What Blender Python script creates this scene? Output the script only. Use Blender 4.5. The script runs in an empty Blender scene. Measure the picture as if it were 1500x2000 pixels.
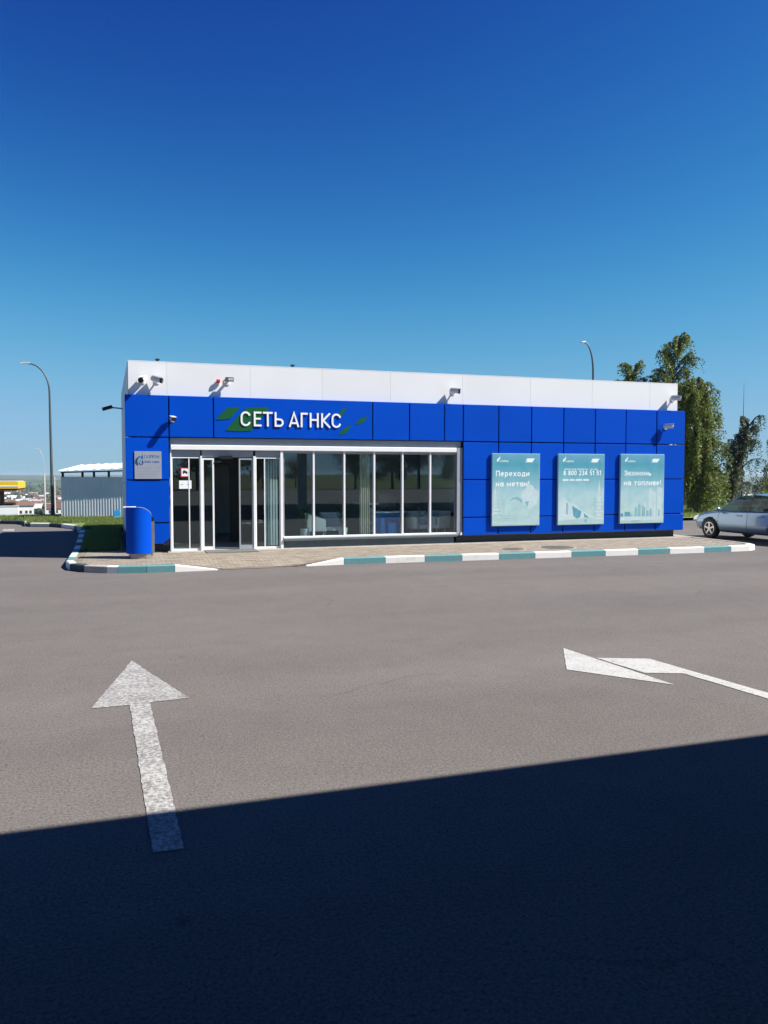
import bpy, bmesh, math, random
from mathutils import Vector, Matrix
random.seed(7)
R = math.radians
S = bpy.context.scene
COL = S.collection

# ------------------------------------------------------------------ camera
cam_d = bpy.data.cameras.new('camera')
cam = bpy.data.objects.new('camera', cam_d)
COL.objects.link(cam)
cam.location = (-0.005, -19.457, 2.0)
cam.rotation_euler = (R(90 - 2.757), 0, R(-18.187))
cam_d.sensor_fit = 'VERTICAL'
cam_d.sensor_height = 36.0
cam_d.lens = 36.0 * 1539.3 / 2000.0
cam_d.clip_start = 0.05
cam_d.clip_end = 30000
S.camera = cam

# ------------------------------------------------------------------ sky, sun, exposure
SUN = Vector((0.85, -0.42, 1.0)).normalized()
elev = math.asin(SUN.z)
azim = math.atan2(SUN.x, SUN.y)
W = bpy.data.worlds.new('World')
S.world = W
W.use_nodes = True
wn = W.node_tree.nodes
wl = W.node_tree.links
wn.clear()
sky = wn.new('ShaderNodeTexSky')
sky.sky_type = 'NISHITA'
sky.sun_disc = False
sky.sun_elevation = elev
sky.sun_rotation = azim
sky.altitude = 200
sky.air_density = 1.0
sky.dust_density = 0.0
sky.ozone_density = 1.0
# the photograph's deep, contrasty blue: one tone curve per channel over the whole dome, a*x^g / (1 + k*a*x^g)
sep = wn.new('ShaderNodeSeparateColor')
comb = wn.new('ShaderNodeCombineColor')
wl.new(sky.outputs[0], sep.inputs[0])
def wmath(op, a, b):
    n = wn.new('ShaderNodeMath')
    n.operation = op
    for i, v in enumerate((a, b)):
        if isinstance(v, (int, float)):
            n.inputs[i].default_value = v
        else:
            wl.new(v, n.inputs[i])
    return n.outputs[0]
for i, (gain, gam, knee) in enumerate(((25.5, 2.95, 5.75), (79.8, 3.15, 3.5), (16.2, 2.2, 2.0))):
    y = wmath('MULTIPLY', wmath('POWER', wmath('MULTIPLY', sep.outputs[i], 0.05), gam), gain)
    t = wmath('DIVIDE', y, wmath('ADD', wmath('MULTIPLY', y, knee), 1.0))
    wl.new(wmath('MULTIPLY', t, 20.0), comb.inputs[i])
bg = wn.new('ShaderNodeBackground')
bg.inputs['Strength'].default_value = 0.05
wo = wn.new('ShaderNodeOutputWorld')
wl.new(comb.outputs[0], bg.inputs['Color'])
wl.new(bg.outputs[0], wo.inputs['Surface'])

sl = bpy.data.lights.new('sun', 'SUN')
sl.energy = 5.0
sl.angle = R(0.5)
sl.color = (1.0, 0.955, 0.89)
so = bpy.data.objects.new('sun', sl)
COL.objects.link(so)
so.location = (20, -20, 30)
so.rotation_euler = (-SUN).to_track_quat('-Z', 'Y').to_euler()

S.view_settings.view_transform = 'Standard'
S.view_settings.look = 'None'
S.view_settings.exposure = 0.95
S.view_settings.gamma = 1.0
S.view_settings.use_curve_mapping = False
S.render.engine = 'CYCLES'
S.cycles.use_denoising = True
S.cycles.max_bounces = 8
S.cycles.transparent_max_bounces = 16
S.cycles.volume_bounces = 1

# ------------------------------------------------------------------ materials
def new_mat(name):
    m = bpy.data.materials.new(name)
    m.use_nodes = True
    nt = m.node_tree
    return m, nt, nt.nodes['Principled BSDF']

def rgb(c):
    return (c[0], c[1], c[2], 1.0)

def mat(name, c, rough=0.6, metal=0.0, spec=0.5, var=0.12, scale=6.0, bump=0.0, bscale=80.0, rnd=0.0, coat=0.0):
    """A plain procedural material: base colour with soft noise wear, optional bump and per-object variation."""
    m, nt, b = new_mat(name)
    N, L = nt.nodes, nt.links
    tc = N.new('ShaderNodeTexCoord')
    nz = N.new('ShaderNodeTexNoise')
    nz.inputs['Scale'].default_value = scale
    nz.inputs['Detail'].default_value = 6
    L.new(tc.outputs['Object'], nz.inputs['Vector'])
    mr = N.new('ShaderNodeMapRange')
    mr.inputs[1].default_value = 0.3
    mr.inputs[2].default_value = 0.7
    mr.inputs[3].default_value = 1 - var
    mr.inputs[4].default_value = 1 + var
    L.new(nz.outputs['Fac'], mr.inputs[0])
    val = mr.outputs[0]
    if rnd:
        oi = N.new('ShaderNodeObjectInfo')
        r2 = N.new('ShaderNodeMapRange')
        r2.inputs[3].default_value = 1 - rnd
        r2.inputs[4].default_value = 1 + rnd
        L.new(oi.outputs['Random'], r2.inputs[0])
        mm = N.new('ShaderNodeMath')
        mm.operation = 'MULTIPLY'
        L.new(val, mm.inputs[0])
        L.new(r2.outputs[0], mm.inputs[1])
        val = mm.outputs[0]
    vm = N.new('ShaderNodeVectorMath')
    vm.operation = 'SCALE'
    vm.inputs[0].default_value = c
    L.new(val, vm.inputs['Scale'])
    L.new(vm.outputs[0], b.inputs['Base Color'])
    b.inputs['Roughness'].default_value = rough
    b.inputs['Metallic'].default_value = metal
    b.inputs['Specular IOR Level'].default_value = spec
    b.inputs['Coat Weight'].default_value = coat
    b.inputs['Coat Roughness'].default_value = 0.05
    if bump:
        n2 = N.new('ShaderNodeTexNoise')
        n2.inputs['Scale'].default_value = bscale
        n2.inputs['Detail'].default_value = 4
        L.new(tc.outputs['Object'], n2.inputs['Vector'])
        bp = N.new('ShaderNodeBump')
        bp.inputs['Strength'].default_value = bump
        bp.inputs['Distance'].default_value = 0.01
        L.new(n2.outputs['Fac'], bp.inputs['Height'])
        L.new(bp.outputs[0], b.inputs['Normal'])
    return m

def ramp(nt, stops, fac):
    r = nt.nodes.new('ShaderNodeValToRGB')
    e = r.color_ramp.elements
    while len(e) < len(stops):
        e.new(0.5)
    for k, (p, c) in enumerate(stops):
        e[k].position = p
        e[k].color = rgb(c)
    nt.links.new(fac, r.inputs['Fac'])
    return r.outputs['Color']

def noise(nt, vec, scale, detail=4, rough=0.55):
    n = nt.nodes.new('ShaderNodeTexNoise')
    n.inputs['Scale'].default_value = scale
    n.inputs['Detail'].default_value = detail
    n.inputs['Roughness'].default_value = rough
    nt.links.new(vec, n.inputs['Vector'])
    return n.outputs['Fac']

def mixc(nt, a, b, fac, mode='MIX'):
    x = nt.nodes.new('ShaderNodeMix')
    x.data_type = 'RGBA'
    x.blend_type = mode
    if isinstance(fac, (int, float)):
        x.inputs[0].default_value = fac
    else:
        nt.links.new(fac, x.inputs[0])
    for s, i in ((a, 6), (b, 7)):
        if isinstance(s, tuple):
            x.inputs[i].default_value = rgb(s)
        else:
            nt.links.new(s, x.inputs[i])
    return x.outputs[2]

M = {}

def asphalt_material():
    m, nt, b = new_mat('asphalt')
    tc = nt.nodes.new('ShaderNodeTexCoord')
    v = tc.outputs['Object']
    big = ramp(nt, [(0.3, (0.120, 0.110, 0.104)), (0.5, (0.128, 0.118, 0.112)), (0.7, (0.137, 0.126, 0.119))], noise(nt, v, 0.22, 5))
    mid = ramp(nt, [(0.35, (0.94, 0.94, 0.94)), (0.65, (1.05, 1.045, 1.04))], noise(nt, v, 2.2, 6, 0.7))
    fine = ramp(nt, [(0.30, (0.38, 0.38, 0.39)), (0.48, (0.97, 0.97, 0.97)), (0.72, (1.6, 1.57, 1.53))], noise(nt, v, 55.0, 5, 0.8))
    vo = nt.nodes.new('ShaderNodeTexVoronoi')
    vo.inputs['Scale'].default_value = 70
    nt.links.new(v, vo.inputs['Vector'])
    agg = ramp(nt, [(0.0, (0.72, 0.72, 0.72)), (0.25, (1.0, 1.0, 1.0)), (1.0, (1.12, 1.1, 1.06))], vo.outputs['Distance'])
    # wheel-worn lanes running along the forecourt, a few oil drops, laying seams and hair cracks
    mp = nt.nodes.new('ShaderNodeMapping')
    mp.inputs['Scale'].default_value = (0.05, 0.55, 1)
    nt.links.new(v, mp.inputs['Vector'])
    lane = ramp(nt, [(0.35, (0.92, 0.92, 0.925)), (0.6, (1.05, 1.045, 1.04))], noise(nt, mp.outputs[0], 1.0, 3))
    v2 = nt.nodes.new('ShaderNodeTexVoronoi')
    v2.inputs['Scale'].default_value = 0.9
    nt.links.new(v, v2.inputs['Vector'])
    drop = ramp(nt, [(0.015, (0.66, 0.66, 0.66)), (0.05, (1, 1, 1))], v2.outputs['Distance'])
    coarse = ramp(nt, [(0.34, (0.62, 0.62, 0.63)), (0.46, (1.0, 1.0, 1.0)), (0.60, (1.0, 1.0, 1.0)), (0.74, (1.28, 1.26, 1.23))], noise(nt, v, 24.0, 6, 0.85))
    warp = nt.nodes.new('ShaderNodeVectorMath')
    warp.operation = 'MULTIPLY_ADD'
    wn_ = nt.nodes.new('ShaderNodeTexNoise')
    wn_.inputs['Scale'].default_value = 1.3
    wn_.inputs['Detail'].default_value = 5
    nt.links.new(v, wn_.inputs['Vector'])
    nt.links.new(wn_.outputs['Color'], warp.inputs[0])
    warp.inputs[1].default_value = (0.9, 0.9, 0)
    nt.links.new(v, warp.inputs[2])
    vc = nt.nodes.new('ShaderNodeTexVoronoi')
    vc.feature = 'DISTANCE_TO_EDGE'
    vc.inputs['Scale'].default_value = 0.16
    nt.links.new(warp.outputs[0], vc.inputs['Vector'])
    crack = ramp(nt, [(0.0, (0.78, 0.78, 0.78)), (0.0018, (1, 1, 1))], vc.outputs['Distance'])
    keep = ramp(nt, [(0.54, (1, 1, 1)), (0.64, (0, 0, 0))], noise(nt, v, 0.35, 2))
    crack = mixc(nt, crack, (1.0, 1.0, 1.0), keep)
    sx = nt.nodes.new('ShaderNodeSeparateXYZ')
    nt.links.new(v, sx.inputs[0])
    ppn = nt.nodes.new('ShaderNodeMath')
    ppn.operation = 'PINGPONG'
    ppn.inputs[1].default_value = 2.3
    nt.links.new(sx.outputs['Y'], ppn.inputs[0])
    seam = ramp(nt, [(0.0, (0.86, 0.86, 0.86)), (0.008, (1, 1, 1))], ppn.outputs[0])
    c = mixc(nt, big, mid, 1.0, 'MULTIPLY')
    for t in (fine, agg, lane, drop, coarse, crack, seam):
        c = mixc(nt, c, t, 1.0, 'MULTIPLY')
    nt.links.new(c, b.inputs['Base Color'])
    b.inputs['Roughness'].default_value = 0.95
    b.inputs['Specular IOR Level'].default_value = 0.15
    bp = nt.nodes.new('ShaderNodeBump')
    bp.inputs['Strength'].default_value = 0.35
    bp.inputs['Distance'].default_value = 0.006
    nt.links.new(noise(nt, v, 90, 4, 0.8), bp.inputs['Height'])
    nt.links.new(bp.outputs[0], b.inputs['Normal'])
    return m

def worn_paint(name, c, under, lo, hi, scale):
    m, nt, b = new_mat(name)
    tc = nt.nodes.new('ShaderNodeTexCoord')
    v = tc.outputs['Object']
    a = noise(nt, v, scale, 8, 0.85)
    n2 = noise(nt, v, scale * 0.10, 4, 0.6)
    ad = nt.nodes.new('ShaderNodeMath')
    ad.operation = 'MULTIPLY_ADD'
    nt.links.new(n2, ad.inputs[0])
    ad.inputs[1].default_value = 0.22
    nt.links.new(a, ad.inputs[2])
    f = ramp(nt, [(lo, (0, 0, 0)), (hi, (1, 1, 1))], ad.outputs[0])
    col = mixc(nt, under, c, f)
    nt.links.new(col, b.inputs['Base Color'])
    b.inputs['Roughness'].default_value = 0.75
    bp = nt.nodes.new('ShaderNodeBump')
    bp.inputs['Strength'].default_value = 0.3
    bp.inputs['Distance'].default_value = 0.005
    nt.links.new(noise(nt, v, 90, 4, 0.8), bp.inputs['Height'])
    nt.links.new(bp.outputs[0], b.inputs['Normal'])
    return m

def glass_material(name, tint, ior=1.5, wav=0.0):
    m, nt, b = new_mat(name)
    nt.nodes.remove(b)
    out = nt.nodes['Material Output']
    lw = nt.nodes.new('ShaderNodeLayerWeight')
    lw.inputs['Blend'].default_value = 0.5
    p5 = nt.nodes.new('ShaderNodeMath')
    p5.operation = 'POWER'
    p5.inputs[1].default_value = 5.0
    nt.links.new(lw.outputs['Facing'], p5.inputs[0])
    f0 = ((ior - 1) / (ior + 1)) ** 2
    fr = nt.nodes.new('ShaderNodeMath')
    fr.operation = 'MULTIPLY_ADD'
    fr.inputs[1].default_value = 1 - f0
    fr.inputs[2].default_value = f0
    nt.links.new(p5.outputs[0], fr.inputs[0])
    tr = nt.nodes.new('ShaderNodeBsdfTransparent')
    tr.inputs['Color'].default_value = rgb(tint)
    gl = nt.nodes.new('ShaderNodeBsdfGlossy')
    gl.inputs['Roughness'].default_value = 0.0
    gl.inputs['Color'].default_value = (0.84, 0.95, 1, 1)
    if wav:
        tc = nt.nodes.new('ShaderNodeTexCoord')
        bp = nt.nodes.new('ShaderNodeBump')
        bp.inputs['Strength'].default_value = wav
        bp.inputs['Distance'].default_value = 0.01
        nt.links.new(noise(nt, tc.outputs['Object'], 1.1, 1), bp.inputs['Height'])
        nt.links.new(bp.outputs[0], gl.inputs['Normal'])
    mx = nt.nodes.new('ShaderNodeMixShader')
    nt.links.new(fr.outputs[0], mx.inputs[0])
    nt.links.new(tr.outputs[0], mx.inputs[1])
    nt.links.new(gl.outputs[0], mx.inputs[2])
    nt.links.new(mx.outputs[0], out.inputs['Surface'])
    return m

def leaf_material(name, c1, c2, c3, transl=0.35):
    m, nt, b = new_mat(name)
    out = nt.nodes['Material Output']
    tc = nt.nodes.new('ShaderNodeTexCoord')
    col = ramp(nt, [(0.3, c1), (0.5, c2), (0.7, c3)], noise(nt, tc.outputs['Object'], 3.5, 6, 0.8))
    nt.links.new(col, b.inputs['Base Color'])
    b.inputs['Roughness'].default_value = 0.5
    t = nt.nodes.new('ShaderNodeBsdfTranslucent')
    nt.links.new(col, t.inputs['Color'])
    mx = nt.nodes.new('ShaderNodeMixShader')
    mx.inputs[0].default_value = transl
    nt.links.new(b.outputs[0], mx.inputs[1])
    nt.links.new(t.outputs[0], mx.inputs[2])
    nt.links.new(mx.outputs[0], out.inputs['Surface'])
    return m

def grass_material():
    m, nt, b = new_mat('grass')
    tc = nt.nodes.new('ShaderNodeTexCoord')
    v = tc.outputs['Object']
    c = ramp(nt, [(0.3, (0.08, 0.125, 0.02)), (0.5, (0.14, 0.19, 0.035)), (0.7, (0.20, 0.21, 0.065))], noise(nt, v, 1.6, 8, 0.75))
    nt.links.new(c, b.inputs['Base Color'])
    b.inputs['Roughness'].default_value = 0.9
    bp = nt.nodes.new('ShaderNodeBump')
    bp.inputs['Strength'].default_value = 0.8
    bp.inputs['Distance'].default_value = 0.05
    nt.links.new(noise(nt, v, 14, 5, 0.8), bp.inputs['Height'])
    nt.links.new(bp.outputs[0], b.inputs['Normal'])
    return m

def terrain_material():
    m, nt, b = new_mat('terrain')
    tc = nt.nodes.new('ShaderNodeTexCoord')
    v = tc.outputs['Object']
    mp = nt.nodes.new('ShaderNodeMapping')
    mp.inputs['Scale'].default_value = (1.0, 0.45, 1)
    nt.links.new(v, mp.inputs['Vector'])
    c = ramp(nt, [(0.36, (0.022, 0.036, 0.016)), (0.45, (0.05, 0.075, 0.022)), (0.55, (0.075, 0.115, 0.03)), (0.64, (0.12, 0.105, 0.055))],
             noise(nt, mp.outputs[0], 0.0042, 5, 0.6))
    near = ramp(nt, [(0.3, (0.55, 0.55, 0.5)), (0.7, (1.35, 1.3, 1.2))], noise(nt, v, 0.06, 7, 0.7))
    c = mixc(nt, c, near, 1.0, 'MULTIPLY')
    nt.links.new(c, b.inputs['Base Color'])
    b.inputs['Roughness'].default_value = 0.95
    b.inputs['Specular IOR Level'].default_value = 0.1
    return m

def corrugated_dirty(name, c, rough, metal=0.0):
    return mat(name, c, rough, metal, var=0.1, scale=1.5)

def poster_material():
    m, nt, b = new_mat('poster_print')
    tc = nt.nodes.new('ShaderNodeTexCoord')
    sp = nt.nodes.new('ShaderNodeSeparateXYZ')
    nt.links.new(tc.outputs['Generated'], sp.inputs[0])
    c = ramp(nt, [(0.0, (0.34, 0.50, 0.48)), (0.2, (0.37, 0.53, 0.52)), (0.45, (0.33, 0.51, 0.54)), (0.62, (0.18, 0.40, 0.45)), (0.85, (0.072, 0.30, 0.38)), (1.0, (0.12, 0.33, 0.43))], sp.outputs[2])
    cl = ramp(nt, [(0.35, (0.9, 0.93, 0.96)), (0.65, (1.12, 1.1, 1.08))], noise(nt, tc.outputs['Object'], 3.0, 5, 0.6))
    c = mixc(nt, c, cl, 1.0, 'MULTIPLY')
    nt.links.new(c, b.inputs['Base Color'])
    b.inputs['Roughness'].default_value = 0.4
    return m

def stone_colors_material():
    """pavers: each paver carries its own colour attribute or object random"""
    m, nt, b = new_mat('paver')
    tc = nt.nodes.new('ShaderNodeTexCoord')
    at = nt.nodes.new('ShaderNodeAttribute')
    at.attribute_name = 'tone'
    oi = nt.nodes.new('ShaderNodeObjectInfo')
    ad = nt.nodes.new('ShaderNodeMath')
    nt.links.new(at.outputs['Fac'], ad.inputs[0])
    nt.links.new(oi.outputs['Random'], ad.inputs[1])
    fr = nt.nodes.new('ShaderNodeMath')
    fr.operation = 'FRACT'
    nt.links.new(ad.outputs[0], fr.inputs[0])
    c = ramp(nt, [(0.0, (0.20, 0.17, 0.13)), (0.35, (0.265, 0.228, 0.165)), (0.65, (0.285, 0.245, 0.19)), (1.0, (0.22, 0.172, 0.135))], fr.outputs[0])
    n = ramp(nt, [(0.3, (0.78, 0.78, 0.78)), (0.7, (1.15, 1.15, 1.15))], noise(nt, tc.outputs['Object'], 40, 5, 0.7))
    c = mixc(nt, c, n, 1.0, 'MULTIPLY')
    nt.links.new(c, b.inputs['Base Color'])
    b.inputs['Roughness'].default_value = 0.85
    return m

M['asphalt'] = asphalt_material()
M['arrow_worn'] = worn_paint('worn_white_marking', (0.47, 0.46, 0.435), (0.135, 0.127, 0.12), 0.53, 0.72, 30)
M['arrow_fresh'] = worn_paint('white_marking', (0.44, 0.435, 0.41), (0.135, 0.127, 0.12), 0.44, 0.62, 34)
M['kerb_white'] = worn_paint('kerb_white_paint', (0.72, 0.70, 0.66), (0.40, 0.36, 0.31), 0.34, 0.56, 7)
M['kerb_teal'] = worn_paint('kerb_teal_paint', (0.085, 0.235, 0.25), (0.20, 0.26, 0.25), 0.34, 0.60, 7)
M['kerb_dark'] = worn_paint('kerb_dark_stone', (0.03, 0.045, 0.06), (0.13, 0.13, 0.13), 0.34, 0.60, 7)  # dark bluish stones; black paint in the verge kerb
M['kerb_bare'] = worn_paint('kerb_scuffed_paint', (0.42, 0.39, 0.35), (0.22, 0.20, 0.18), 0.34, 0.66, 9)
M['concrete'] = mat('concrete', (0.30, 0.27, 0.235), 0.9, var=0.2, scale=4, bump=0.3, bscale=60)
M['sand'] = mat('joint_sand', (0.19, 0.16, 0.125), 0.95, var=0.2, scale=20)
M['paver'] = stone_colors_material()
M['blue'] = mat('blue_composite', (0.0, 0.060, 0.455), 0.42, spec=0.08, var=0.04, scale=1.2, rnd=0.035)
M['white_acp'] = mat('white_composite', (0.71, 0.71, 0.70), 0.45, var=0.02, scale=1.0, rnd=0.015)
M['white_side'] = mat('white_side_cladding', (0.72, 0.74, 0.74), 0.5, var=0.04, scale=1.0)
M['substrate'] = mat('dark_joint_backing', (0.004, 0.006, 0.03), 0.9, var=0.1)
M['plinth'] = mat('dark_plinth', (0.022, 0.035, 0.042), 0.6, var=0.15)
M['plinth_grey'] = mat('grey_plinth', (0.085, 0.115, 0.125), 0.55, var=0.1)
M['alu_white'] = mat('white_aluminium', (0.78, 0.78, 0.77), 0.35, var=0.03)
M['alu_grey'] = mat('grey_aluminium', (0.30, 0.33, 0.36), 0.4, var=0.06)
M['alu_dark'] = mat('dark_aluminium', (0.16, 0.17, 0.18), 0.4, var=0.06)
M['glass'] = glass_material('window_glass', (0.84, 0.91, 0.91), 1.76, 0.02)
M['black'] = mat('black_plastic', (0.012, 0.012, 0.013), 0.4, var=0.1)
M['grey_metal'] = mat('plaque_metal', (0.38, 0.41, 0.46), 0.35, 0.35, var=0.05)
M['steel'] = mat('brushed_steel', (0.33, 0.30, 0.28), 0.4, 0.7, var=0.1)
M['print_blue'] = mat('print_blue', (0.01, 0.10, 0.28), 0.5, var=0.03)
M['print_grey'] = mat('print_grey', (0.25, 0.28, 0.32), 0.5, var=0.03)
M['letter_white'] = mat('letter_white', (0.82, 0.82, 0.80), 0.35, var=0.02)
M['leaf_green'] = mat('printed_green', (0.0025, 0.085, 0.022), 0.4, var=0.03)
M['poster'] = poster_material()
M['poster_edge'] = mat('poster_board', (0.30, 0.46, 0.56), 0.5, var=0.03)
M['print_white'] = mat('print_white', (0.76, 0.80, 0.80), 0.5, var=0.02)
M['print_pale'] = mat('print_pale_snow', (0.46, 0.58, 0.60), 0.5, var=0.06, scale=8)
M['print_mist'] = mat('print_mist', (0.38, 0.53, 0.54), 0.5, var=0.06, scale=8)
M['print_teal'] = mat('print_teal', (0.09, 0.28, 0.36), 0.5, var=0.12, scale=5)
M['print_teal2'] = mat('print_soft_teal', (0.20, 0.39, 0.43), 0.5, var=0.12, scale=5)
M['red'] = mat('red_plastic', (0.55, 0.012, 0.01), 0.35, var=0.05)
M['cam_white'] = mat('camera_white', (0.70, 0.70, 0.69), 0.35, var=0.04)
M['cam_brown'] = mat('floodlight_housing', (0.10, 0.085, 0.065), 0.45, var=0.1)
M['paper'] = mat('paper_white', (0.78, 0.79, 0.78), 0.6, var=0.02)
M['paper_red'] = mat('paper_red', (0.55, 0.06, 0.05), 0.6, var=0.02)
M['roof'] = mat('roof_membrane', (0.25, 0.25, 0.26), 0.9, var=0.15)
M['interior_wall'] = mat('interior_wall', (0.56, 0.60, 0.62), 0.8, var=0.05)
M['interior_floor'] = mat('interior_floor', (0.34, 0.36, 0.38), 0.4, var=0.1)
M['shaded_lobby_wall'] = mat('shaded_lobby_wall', (0.03, 0.03, 0.03), 0.7, var=0.1)  # interior wall coloured near black, painting in the shade of the open doorway
M['desk_blue'] = mat('desk_blue', (0.018, 0.13, 0.42), 0.4, var=0.03)
M['furn_white'] = mat('furniture_white', (0.80, 0.82, 0.80), 0.4, var=0.03)
M['blind'] = mat('blind_fabric', (0.50, 0.58, 0.60), 0.8, var=0.05)
M['curtain'] = mat('beige_fabric', (0.50, 0.47, 0.36), 0.8, var=0.05)
M['plant_leaf'] = leaf_material('houseplant_leaf', (0.03, 0.06, 0.02), (0.06, 0.11, 0.03), (0.09, 0.14, 0.05), 0.3)
M['soil'] = mat('soil', (0.04, 0.03, 0.02), 0.95)
M['mat'] = mat('door_mat_fibre', (0.13, 0.125, 0.115), 0.95, var=0.2, scale=25, bump=0.5, bscale=200)
M['iron'] = mat('cast_iron', (0.10, 0.095, 0.085), 0.7, 0.3, var=0.3, scale=12, bump=0.4, bscale=60)
M['galv'] = mat('galvanised_steel', (0.085, 0.10, 0.105), 0.5, 0.4, var=0.12, scale=3)
M['galv_pale'] = mat('pale_steel', (0.52, 0.48, 0.43), 0.5, 0.2, var=0.12, scale=3)
M['shed_wall'] = mat('grey_profiled_sheet', (0.60, 0.64, 0.70), 0.55, 0.1, var=0.06, scale=1)
M['shed_roof'] = mat('white_profiled_sheet', (0.80, 0.80, 0.79), 0.5, var=0.05, scale=1)
M['post_black'] = mat('black_painted_steel', (0.014, 0.015, 0.018), 0.5)
M['canister'] = mat('blue_plastic', (0.03, 0.28, 0.55), 0.35)
M['grass'] = grass_material()
M['terrain'] = terrain_material()
M['blade'] = leaf_material('grass_blade', (0.11, 0.165, 0.028), (0.17, 0.23, 0.05), (0.24, 0.25, 0.085), 0.45)
M['birch_leaf'] = leaf_material('birch_leaf', (0.085, 0.125, 0.022), (0.155, 0.195, 0.036), (0.215, 0.195, 0.065), 0.45)
M['birch_leaf_dark'] = leaf_material('shaded_birch_leaf', (0.060, 0.075, 0.032), (0.095, 0.112, 0.042), (0.135, 0.120, 0.060), 0.4)  # darker copy of the birch leaf, shade of trees against the light painted in
M['tree_leaf'] = leaf_material('broad_leaf', (0.020, 0.034, 0.009), (0.042, 0.064, 0.016), (0.075, 0.09, 0.024), 0.25)
M['wood_leaf'] = mat('far_wood_leaf', (0.045, 0.060, 0.030), 0.95, var=0.6, scale=0.12, spec=0.1)
M['bark'] = mat('bark', (0.07, 0.055, 0.042), 0.9, var=0.3, scale=8, bump=0.5, bscale=30)
M['birch_bark'] = worn_paint('birch_bark', (0.42, 0.39, 0.34), (0.05, 0.045, 0.04), 0.42, 0.6, 5)
M['car_paint'] = mat('light_blue_car_paint', (0.20, 0.29, 0.37), 0.30, 0.55, var=0.02, scale=2, coat=1.0)
M['car_glass'] = glass_material('car_window_glass', (0.42, 0.50, 0.48), 1.45)
M['tyre'] = mat('tyre_rubber', (0.012, 0.012, 0.013), 0.85, var=0.2, scale=20)
M['rim'] = mat('alloy_rim', (0.50, 0.48, 0.46), 0.3, 0.85, var=0.05)
M['lamp_clear'] = mat('headlight_lens', (0.6, 0.62, 0.65), 0.08, 0.4, var=0.02)
M['lamp_red'] = mat('tail_light_lens', (0.35, 0.01, 0.01), 0.1, var=0.02)
M['yellow'] = mat('yellow_cladding', (0.75, 0.46, 0.01), 0.45, var=0.04)
M['brown'] = mat('brown_cladding', (0.13, 0.045, 0.025), 0.6, var=0.1)
M['white_wall'] = mat('white_rendered_wall', (0.80, 0.80, 0.78), 0.7, var=0.03, scale=1)
M['house_wall'] = mat('far_house_wall', (0.68, 0.65, 0.60), 0.8, rnd=0.35, var=0.08, scale=0.5)
M['roof_brown'] = mat('far_roof_brown', (0.12, 0.065, 0.05), 0.8, rnd=0.4, var=0.1)
M['roof_grey'] = mat('far_roof_grey', (0.42, 0.41, 0.40), 0.8, rnd=0.4, var=0.1)
M['far_window'] = mat('far_window_glass', (0.04, 0.05, 0.06), 0.15)
M['canopy_white'] = mat('canopy_cladding', (0.55, 0.56, 0.58), 0.6, var=0.03)
M['canopy_soffit'] = mat('canopy_soffit', (0.10, 0.11, 0.13), 0.7, var=0.05)

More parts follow.
